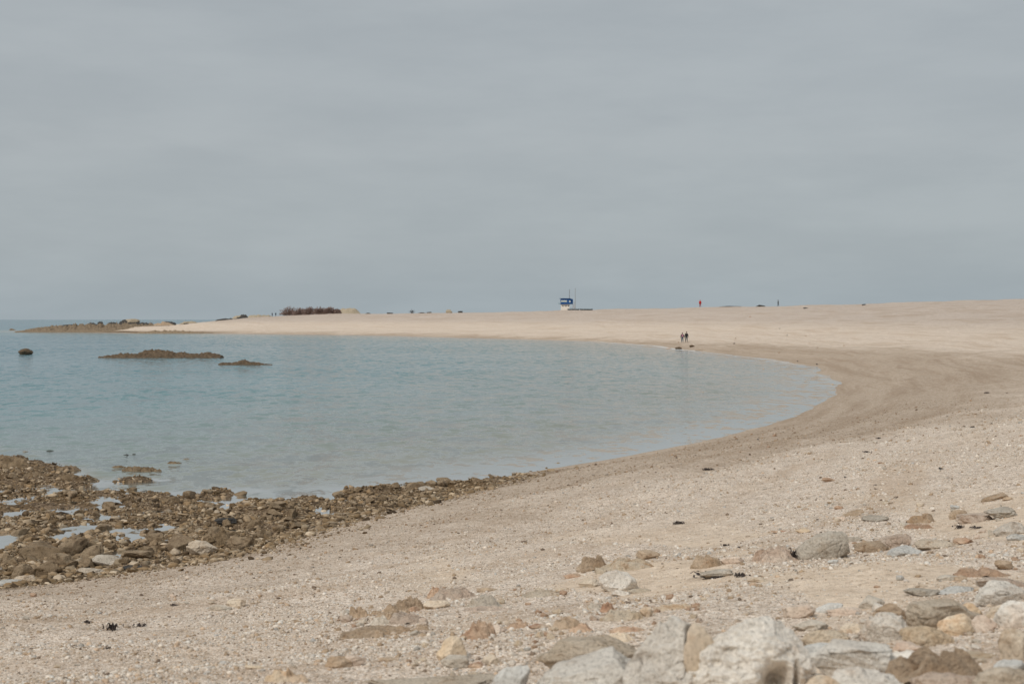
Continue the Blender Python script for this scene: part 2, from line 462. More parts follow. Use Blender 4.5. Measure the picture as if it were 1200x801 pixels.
# damp brown gravel of the lower beach
wetm = aZ.outputs['Fac']
damp = N.mix(.5, N.mix(1.0, peb, peb2, 'MULTIPLY'), (.385, .262, .160))
damp = N.mix(N.mrange(sw, .4, .7, 0, .5), damp, (.29, .20, .13))
aQ = N.n('ShaderNodeAttribute', _attribute_name='sandy')
fine = N.mix(N.mrange(nB, .4, .65), (.68, .585, .475), (.60, .50, .39))
c = N.mix(N.math('MULTIPLY', aQ.outputs['Fac'], .8), c, fine)
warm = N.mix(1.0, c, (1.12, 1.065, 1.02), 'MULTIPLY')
warm = N.mix(N.mrange(spx.outputs[2], 2.6, 5.0, 0, 1), warm, N.mix(1.0, warm, (.80, .805, .835), 'MULTIPLY')); c = warm  # shade put into the colour of the high beach, offsetting the sun-facing crest
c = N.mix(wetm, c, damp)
# weed and mud of the reef flat
rf = N.ramp(N.noise(P, 7, 6, .8), [(.36, (.04, .028, .018)), (.46, (.11, .074, .042)), (.54, (.22, .155, .10)), (.64, (.36, .28, .19))])
rf = N.mix(N.mrange(N.noise(P, .8, 3, .5), .45, .65, 0, .5), rf, (.14, .085, .035))
# open sea bed
c = N.mix(N.mrange(S, -3, -12), c, (.14, .17, .15))
c = N.mix(aR.outputs['Fac'], c, rf)
p = N.n('ShaderNodeBsdfPrincipled'); p.inputs['Roughness'].default_value = .92; p.inputs['Specular IOR Level'].default_value = .2
N.l(c, p.inputs['Base Color'])
vor3 = N.n('ShaderNodeTexVoronoi'); vor3.inputs['Scale'].default_value = 20; N.l(P, vor3.inputs['Vector'])
sp3 = N.n('ShaderNodeSeparateColor'); N.l(vor3.outputs['Color'], sp3.inputs[0])
vor4 = N.n('ShaderNodeTexVoronoi'); vor4.inputs['Scale'].default_value = 5.5; N.l(P, vor4.inputs['Vector'])
sp4 = N.n('ShaderNodeSeparateColor'); N.l(vor4.outputs['Color'], sp4.inputs[0])
gr = N.ramp(sp3.outputs[0], [(0, (.76, .73, .70)), (.14, (.90, .89, .88)), (.3, (1, 1, 1)), (.8, (1.04, 1.04, 1.04)), (1, (1.12, 1.12, 1.12))])
gr = N.mix(1.0, gr, N.ramp(sp4.outputs[1], [(0, (.93, .92, .91)), (.15, (.98, .98, .98)), (.7, (1.01, 1.01, 1.01)), (1, (1.04, 1.04, 1.04))]), 'MULTIPLY')
gr = N.mix(1.0, gr, N.ramp(N.noise(P, 1.3, 5, .7), [(.35, (.93, .92, .91)), (.5, (1, 1, 1)), (.65, (1.06, 1.06, 1.06))]), 'MULTIPLY')
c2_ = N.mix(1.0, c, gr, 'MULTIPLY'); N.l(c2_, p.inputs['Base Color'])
hh = N.math('ADD', N.math('MULTIPLY', vor.outputs['Distance'], -.5), N.math('MULTIPLY', nB, .35))
b = N.n('ShaderNodeBump'); b.inputs['Strength'].default_value = .85; b.inputs['Distance'].default_value = .035; N.l(hh, b.inputs['Height']); N.l(b.outputs[0], p.inputs['Normal'])
N.out(p.outputs[0])

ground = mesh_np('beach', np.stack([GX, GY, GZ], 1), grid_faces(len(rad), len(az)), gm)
spit = smooth(300, 200, 600 + F * GX / np.maximum(GY, 1)) * (GY > 380)
reefattr = np.maximum(GR * (GS < 1.2) * smooth(1.2, .2, GS), spit * smooth(0.0, .2, GZ) * smooth(1.5, 1.1, GZ + .3 * fbm(GX / 6, GY / 6, octv=2)) * smooth(8, 4, GS))
tongue = np.exp(-((GX - 38) ** 2 / 900 + (GY - 95) ** 2 / 1200))
wet = dampness(GX, GY, GZ)
for nme, arr in (('shore', GS), ('reef', reefattr), ('wet', wet), ('sandy', np.where(GY > 1, sandy(GX, GY), 0))):
    a = ground.attributes.new(nme, 'FLOAT', 'POINT'); a.data.foreach_set('value', arr.astype(np.float32))
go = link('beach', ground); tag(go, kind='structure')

# ------------------------------------------------------------------ sea
waz = np.concatenate([np.arange(-70, -24, 2.0), np.arange(-24, 24, .12), np.arange(24, 70.1, 2.0)])
wr = np.concatenate([np.array([8., 12, 16]), 18 * np.exp(np.arange(0, math.log(700 / 18), .009)), [760, 900, 1200, 1800, 3000, 6000, 12000, 25000, 45000]])
A, RR = np.meshgrid(np.radians(waz), wr)
WX, WY = (RR * np.sin(A)).ravel(), (RR * np.cos(A)).ravel()
WZ0, WS, WR = height(WX, WY, True)
depth = np.clip(-WZ0, -1, 30)
swell = (0.018 * fbm(WX / 1.1, WY / 1.6, octv=3, seed=61) * smooth(260, 60, np.hypot(WX, WY))) * smooth(0.02, .5, depth)
ripl = 0.012 * np.exp(-((WS + 6.5 + 1.2 * fbm(WX / 12, WY / 12, octv=2, seed=66)) / .45) ** 2) * smooth(-30, -12, -WX * 0 + WX) 
wm, nt = new_mat('sea_water'); N = NT(nt)
tc = N.n('ShaderNodeTexCoord'); P = tc.outputs['Object']
dA = N.n('ShaderNodeAttribute', _attribute_name='depth'); fA = N.n('ShaderNodeAttribute', _attribute_name='foam')
def wave(scale, sx, amp):
    mp = N.n('ShaderNodeMapping'); mp.inputs['Scale'].default_value = (sx, 1, 1); mp.inputs['Rotation'].default_value = (0, 0, R(8)); N.l(P, mp.inputs['Vector'])
    nz = N.n('ShaderNodeTexNoise'); nz.inputs['Scale'].default_value = scale; nz.inputs['Detail'].default_value = 2; N.l(mp.outputs[0], nz.inputs['Vector'])
    sb = N.n('ShaderNodeVectorMath', _operation='SUBTRACT'); sb.inputs[1].default_value = (.5, .5, .5); N.l(nz.outputs['Color'], sb.inputs[0])
    ml = N.n('ShaderNodeVectorMath', _operation='MULTIPLY'); ml.inputs[1].default_value = (amp * .6, amp, 0); N.l(sb.outputs[0], ml.inputs[0]); return ml.outputs[0]
def vadd(a, b_):
    q = N.n('ShaderNodeVectorMath', _operation='ADD'); N.l(a, q.inputs[0]); N.l(b_, q.inputs[1]); return q.outputs[0]
geo = N.n('ShaderNodeNewGeometry')
wv = vadd(vadd(wave(5.0, 1.2, .7), wave(1.5, 1.4, 1.5)), wave(.48, 1.8, 1.3))
patch_ = N.noise(P, .03, 4, .6)
sc_ = N.n('ShaderNodeVectorMath', _operation='SCALE'); N.l(wv, sc_.inputs[0])
N.l(N.math('MULTIPLY', N.mrange(patch_, .38, .62, .55, 1.3), N.mrange(dA.outputs['Fac'], 0.0, .6, .14, 1.0)), sc_.inputs['Scale'])
nrm = N.n('ShaderNodeVectorMath', _operation='NORMALIZE'); N.l(vadd(geo.outputs['Normal'], sc_.outputs[0]), nrm.inputs[0])
b = nrm
col = N.ramp(N.mrange(dA.outputs['Fac'], 0, 5.0), [(0, (.27, .275, .24)), (.10, (.19, .245, .235)), (.26, (.12, .225, .245)), (1, (.055, .165, .215))])
body = N.n('ShaderNodeBsdfPrincipled'); body.inputs['Roughness'].default_value = .12; body.inputs['IOR'].default_value = 1.33
N.l(col, body.inputs['Base Color']); N.l(b.outputs[0], body.inputs['Normal'])
tr = N.n('ShaderNodeBsdfTransparent'); tr.inputs['Color'].default_value = (.86, .92, .92, 1)
gl = N.n('ShaderNodeBsdfGlossy'); gl.inputs['Roughness'].default_value = .08; gl.inputs['Color'].default_value = (.90, .88, .85, 1); N.l(b.outputs[0], gl.inputs['Normal'])
fr = N.n('ShaderNodeFresnel'); fr.inputs['IOR'].default_value = 1.33; N.l(b.outputs[0], fr.inputs['Normal'])
sh = N.n('ShaderNodeMixShader'); N.l(fr.outputs[0], sh.inputs[0]); N.l(tr.outputs[0], sh.inputs[1]); N.l(gl.outputs[0], sh.inputs[2])
mx = N.n('ShaderNodeMixShader'); N.l(N.mrange(dA.outputs['Fac'], .0, .38), mx.inputs[0]); N.l(sh.outputs[0], mx.inputs[1]); N.l(body.outputs[0], mx.inputs[2])
fo = N.n('ShaderNodeBsdfDiffuse'); fo.inputs['Color'].default_value = (.74, .75, .74, 1)
fm = N.math('MULTIPLY', fA.outputs['Fac'], N.mrange(N.noise(P, 1.3, 5, .7), .38, .56), True)
mf = N.n('ShaderNodeMixShader'); N.l(fm, mf.inputs[0]); N.l(mx.outputs[0], mf.inputs[1]); N.l(fo.outputs[0], mf.inputs[2])
N.out(mf.outputs[0])
sea = mesh_np('sea', np.stack([WX, WY, swell + ripl], 1), grid_faces(len(wr), len(waz)), wm)
azp = 600 + F * WX / np.maximum(WY, 1)
foam = np.exp(-((WS + .5) / .7) ** 2) * smooth(560, 640, azp) * (WY > 100) * smooth(.0, .02, 1) 
foam = foam * np.where((azp > 790) & (azp < 815), 1.5, 1.0) * np.where(WY < 215, np.where(WY < 150, .12, .35), 1)
for nme, arr in (('depth', depth), ('foam', np.clip(foam, 0, 1))):
    a = sea.attributes.new(nme, 'FLOAT', 'POINT'); a.data.foreach_set('value', np.asarray(arr, np.float32))
so = link('sea', sea); tag(so, kind='structure')

# ------------------------------------------------------------------ shingle (uncountable)
def scatter_mesh(name, pts, sizes, colors, mat, seed, sub=1, flat=(.35, .75), kinds='round', tl=.5):
    r = np.random.default_rng(seed)
    if kinds == 'ico':
        V0, F0 = ico(1)
        variants = [V0 * (1 + .25 * r.uniform(-1, 1, (len(V0), 1))) for _ in range(10)]
    else:
        F0 = ico(2)[1]
        variants = [(rock_shape(700 + i, ['shard', 'jag', 'shard'][i % 3], 2)[0] - np.array([0, 0, .3])) * 2 for i in range(10)]
    n = len(pts); nv = len(variants[0])
    VV = np.empty((n, nv, 3)); vi = r.integers(0, 10, n)
    base = np.stack(variants)[vi]
    s3 = np.stack([sizes * r.uniform(.8, 1.5, n), sizes * r.uniform(.7, 1.1, n), sizes * r.uniform(flat[0], flat[1], n)], 1)
    base = base * s3[:, None, :] * .5
    tilt = r.uniform(-tl, tl, n); ct, st_ = np.cos(tilt)[:, None], np.sin(tilt)[:, None]
    x1 = base[:, :, 0] * ct + base[:, :, 2] * st_; z1 = -base[:, :, 0] * st_ + base[:, :, 2] * ct
    a = r.uniform(0, 6.28, n); ca, sa = np.cos(a)[:, None], np.sin(a)[:, None]
    x2 = x1 * ca - base[:, :, 1] * sa; y2 = x1 * sa + base[:, :, 1] * ca
    VV[:, :, 0] = x2 + pts[:, 0:1]; VV[:, :, 1] = y2 + pts[:, 1:2]; VV[:, :, 2] = z1 + pts[:, 2:3] + (s3[:, 2:3] * .12)
    FF = (F0[None] + (np.arange(n) * nv)[:, None, None]).reshape(-1, 3)
    me = mesh_np(name, VV.reshape(-1, 3), FF, mat, smooth_=False)
    ca_ = me.color_attributes.new('tint', 'FLOAT_COLOR', 'POINT')
    cc = np.ones((n, nv, 4), np.float32); cc[:, :, :3] = colors[:, None, :]
    ca_.data.foreach_set('color', cc.ravel())
    return me

def tint_mat(name, rough=.9, sc=30):
    m, nt = new_mat(name); N = NT(nt)
    tc = N.n('ShaderNodeTexCoord'); at = N.n('ShaderNodeAttribute', _attribute_name='tint')
    g = N.ramp(N.noise(tc.outputs['Object'], sc, 4, .65), [(.3, (.72, .72, .72)), (.5, (1, 1, 1)), (.7, (1.2, 1.2, 1.2))])
    col = N.mix(1.0, at.outputs['Color'], g, 'MULTIPLY')
    p = N.n('ShaderNodeBsdfPrincipled'); p.inputs['Roughness'].default_value = rough; p.inputs['Specular IOR Level'].default_value = .25
    N.l(col, p.inputs['Base Color']); N.out(p.outputs[0]); return m

tm = tint_mat('shingle_pebbles')
r = np.random.default_rng(5)
n = 185000
# density falls off with distance, sizes grow slightly so that far ones still read
yy = 7.5 * np.exp(r.uniform(0, 1, n) ** .9 * math.log(80 / 7.5)); xx = yy * r.uniform(-.40, .40, n)
ss = shore(xx, yy)
k = (ss > .2) & (ss < 60)
dens = smooth(-.4, .5, fbm(xx / 1.3, yy / 1.3, octv=3, seed=71))
k &= (r.uniform(0, 1, n) > .85 * sandy(xx, yy)); k &= (r.uniform(0, 1, n) < (.35 + .65 * dens) * smooth(75, 42, yy))
xx, yy = xx[k], yy[k]; n = len(xx)
zz = height(xx, yy); pw = dampness(xx, yy, zz)[:, None]
sz = .0092 * (1 + r.pareto(2.7, n) * .8); sz = np.clip(sz, .008, .042) * (1 + yy / 32)
pc = np.array([(.66, .585, .50), (.68, .615, .54), (.50, .41, .32), (.66, .62, .56), (.38, .28, .19), (.38, .35, .31), (.56, .42, .30), (.20, .15, .11), (.48, .46, .43)])
pi = r.choice(len(pc), n, p=[.25, .20, .17, .07, .14, .03, .07, .05, .02])
me = scatter_mesh('shingle', np.stack([xx, yy, zz], 1), sz, pc[pi] * r.uniform(.86, 1.18, (n, 1)) * (1 - pw * np.array([.40, .47, .54])), tm, 6, flat=(.5, .95), kinds='ico')
tag(link('shingle', me), kind='stuff', label='loose pale pebbles and shell grit covering the near beach', cat='pebbles')

# ------------------------------------------------------------------ reef rubble (uncountable) and reef rocks
r = np.random.default_rng(15)
n = 125000
u = r.uniform(0, 1, n); py_ = 520 + 175 * u ** .8; px_ = r.uniform(-60, 640, n)
dd = EYE * F / (py_ - 374.3); xx = (px_ - 600) / F * dd; yy = dd
rs = sdist(reef_poly, xx, yy); s2 = shore(xx, yy)
z2 = height(xx, yy)
clump = fbm(xx / 1.8, yy / 2.6, octv=3, seed=81)
k = (rs > -.3 - 1.4 * r.exponential(1, n) * (r.uniform(0, 1, n) < .45)) & (s2 < .3 + .5 * r.exponential(1, n)) & (z2 > -.035 - .08 * r.exponential(1, n)) & (clump + r.uniform(-.5, 1.3, n) > -.15)
xx, yy, z2 = xx[k], yy[k], z2[k]; n = len(xx)
sz = np.clip(.034 * (1 + r.pareto(2.4, n)), .03, .20)
rc = np.array([(.28, .205, .13), (.19, .13, .072), (.36, .28, .19), (.085, .057, .032), (.42, .34, .25), (.23, .155, .085)])
pi = r.choice(len(rc), n, p=[.28, .24, .16, .14, .06, .12])
rtm = tint_mat('reef_rubble_stone', .8, 18)
me = scatter_mesh('reef_rubble', np.stack([xx, yy, z2], 1), sz, rc[pi] * r.uniform(.65, 1.45, (n, 1)), rtm, 16, flat=(.25, .6), kinds='jag', tl=.6)
tag(link('reef_rubble', me), kind='stuff', label='small brown weedy stones covering the low-tide reef flat', cat='rubble')

def proto(kind, mat, seed, sub=4):
    V, Fc = rock_shape(seed, kind, sub); return mesh_np('reef_rock', V, Fc, small(mat, .02))
reef_protos = [proto(k_, m_, 300 + i) for i, (k_, m_) in enumerate([('shard', 'reef'), ('shard', 'reeftan'), ('jag', 'reef'), ('shard', 'reeftan'), ('wedge', 'reef'), ('shard', 'reef'), ('slab', 'reeftan'), ('shard', 'reef'), ('shard', 'reeftan'), ('slab', 'reef')])]
def small_rock(px, py, w, h, me, label, group, name='rock', rz=0, cat='rock', depth=.8):
    X, Y, Z = spot(px, py); sc = Y / F
    D = w * sc * depth
    Y += D * .4; X = (px - 600) / F * Y
    o = link(name, me, loc=(X, Y, max(hz(X, Y), -.04))); o.scale = (w * sc, D, h * sc); o.rotation_euler = (0, 0, rz)
    tag(o, label, cat, group); return o
r = random.Random(21)
cnt = 0
# the foot of the pebble bank: the largest tumbled rocks
edge = [(0, 682), (100, 668), (200, 655), (280, 642), (350, 620), (420, 598), (500, 582), (565, 568)]
ex = [e[0] for e in edge]; ey = [e[1] for e in edge]
for i in range(68):
    x = r.uniform(-5, 560); t = r.random() ** 1.5
    band = 46 * (1 - x / 700)
    y = float(np.interp(x, ex, ey)) - t * band
    w = r.uniform(9, 25) * (1.15 - x / 800) * (1 - .35 * t)
    small_rock(x, y, w, w * r.uniform(.35, .62), r.choice(reef_protos), 'brown angular rock tumbled along the foot of the pebble bank at left', 'rocks along the foot of the pebble bank', rz=r.uniform(-1.2, 1.2)); cnt += 1
for i in range(40):
    x = r.uniform(-5, 540)
    top = float(np.interp(x, [0, 95, 180, 300, 400, 560], [532, 552, 574, 582, 576, 562])); bot = float(np.interp(x, ex, ey)) - 20
    if bot < top + 4: bot = top + 6
    y = r.uniform(top, bot)
    w = r.uniform(8, 20) * (y - 374) / 220
    small_rock(x, y, w, w * r.uniform(.3, .55), r.choice(reef_protos), 'weedy brown rock lying among the tide pools of the reef flat', 'rocks among the tide pools', rz=r.uniform(-1.5, 1.5)); cnt += 1
# hand placed ones
L = [
 (52, 656, 58, 30, 'slab', 'reef', 'largest dark-sided slab tilted up in the rocks at far left', .8),
 (85, 652, 34, 22, 'shard', 'reeftan', 'tan blocky rock right of the big tilted slab', .7),
 (104, 655, 26, 24, 'wedge', 'reeftan', 'upright wedge with a dark cleft right of the big tilted slab', .6),
 (72, 664, 30, 17, 'shard', 'reeftan', 'pale-faced brown block below the big tilted slab', .6),
 (22, 676, 30, 24, 'wedge', 'reeftan', 'pointed brown rock at the left frame edge above the pebbles', .6),
 (52, 676, 40, 20, 'wedge', 'reef', 'long brown rock sloping down right at the foot of the bank', .6),
 (28, 683, 26, 11, 'round', 'beige', 'rounded tan rock half sunk in the pebbles at far left', .8),
 (10, 687, 32, 9, 'round', 'blue', 'pale blue-grey flat stone on the pebbles at the left frame edge', .8),
 (105, 673, 32, 10, 'round', 'beige', 'smooth tan rock at the pebble edge left of centre', .8),
 (124, 663, 34, 14, 'round', 'grey', 'pale grey rounded rock among brown ones at the pebble edge', .7),
 (180, 638, 22, 14, 'shard', 'reeftan', 'tan topped block at the middle of the rock band', .7),
 (207, 645, 40, 24, 'wedge', 'reeftan', 'steep wedge-shaped rock in the middle of the rock band', .6),
 (236, 650, 36, 18, 'block', 'beige', 'triangular pale-faced rock right of the steep wedge', .6),
 (258, 640, 26, 22, 'crag', 'reef', 'dark brown upright rock above the triangular pale one', .6),
 (280, 644, 34, 18, 'block', 'reeftan', 'big rounded brown rock at the right end of the rock band', .7),
 (264, 617, 26, 9, 'slab', 'dark', 'dark flat slab standing out on the reef flat', .7),
 (160, 655, 40, 12, 'slab', 'reeftan', 'low brown slab just above the pebble edge', .6),
 (155, 668, 26, 5, 'slab', 'dark', 'thin dark slab lying on the pebble edge', .6),
 (300, 618, 22, 10, 'shard', 'reef', 'squat brown block near the narrow part of the reef', .7),
 (200, 588, 24, 8, 'crag', 'reef', 'dark weedy hump on the outer reef flat', .7),
 (520, 566, 18, 7, 'slab', 'reeftan', 'brown slab at the thin right tail of the reef', .7),
 (560, 565, 14, 5, 'shard', 'reeftan', 'last brown block at the right tip of the reef', .7),
 (500, 575, 22, 6, 'slab', 'grey', 'grey slab at the waterline below the reef tail', .7),
 (160, 553, 30, 10, 'crag', 'reef', 'jagged brown rock heap standing in the shallows off the reef', .8),
 (176, 553, 24, 8, 'crag', 'reef', 'right half of the jagged rock heap in the shallows', .8),
 (138, 549, 20, 5, 'crag', 'reef', 'low broken rock left of the jagged heap in the shallows', .8),
 (202, 544, 18, 5, 'crag', 'reef', 'tan-topped rock awash right of the jagged heap', .8),
 (218, 539, 11, 3, 'crag', 'reef', 'outermost small rock awash right of the reef', .8),
 (147, 534, 7, 4, 'round', 'dark', 'small dark round rock alone in the water off the reef', .8),
 (157, 533, 5, 3, 'round', 'dark', 'tiny rock just right of the small dark round one', .8),
 (58, 529, 12, 3.5, 'block', 'dark', 'dark rock breaking the water beyond the left reef', .8),
 (29, 530, 8, 3, 'shard', 'reef', 'small brown rock awash at upper left of the reef', .8),
 (12, 548, 46, 18, 'crag', 'reef', 'high weedy rock mass where the reef meets the left frame edge', .9),
 (80, 551, 26, 8, 'crag', 'reef', 'low brown rock at the seaward edge of the reef', .9),
 (40, 558, 34, 10, 'crag', 'reef', 'dark weedy ridge on the seaward side of the reef', .8),
 (76, 562, 30, 9, 'crag', 'reef', 'weed-dark hump right of the seaward ridge', .8),
 (646, 552, 10, 4, 'shard', 'reeftan', 'brown rock at the water edge left of a smaller one', .8),
 (675, 548, 6, 3, 'shard', 'reeftan', 'small brown rock at the water edge right of centre', .8),
]
for x, y, w, h, k_, m_, lb, dp in L:
    rock(x, y, w, h, k_, m_, lb, depth=dp)
for i in range(10):
    x = r.uniform(440, 700); y = float(np.interp(x, [440, 575, 700], [571, 563, 545])) - r.uniform(0, 9)
    small_rock(x, y, r.uniform(3, 7), r.uniform(1, 2.4), r.choice(reef_protos), 'tiny brown stone awash at the edge of the bay beyond the reef tail', 'stones awash near the reef tail')

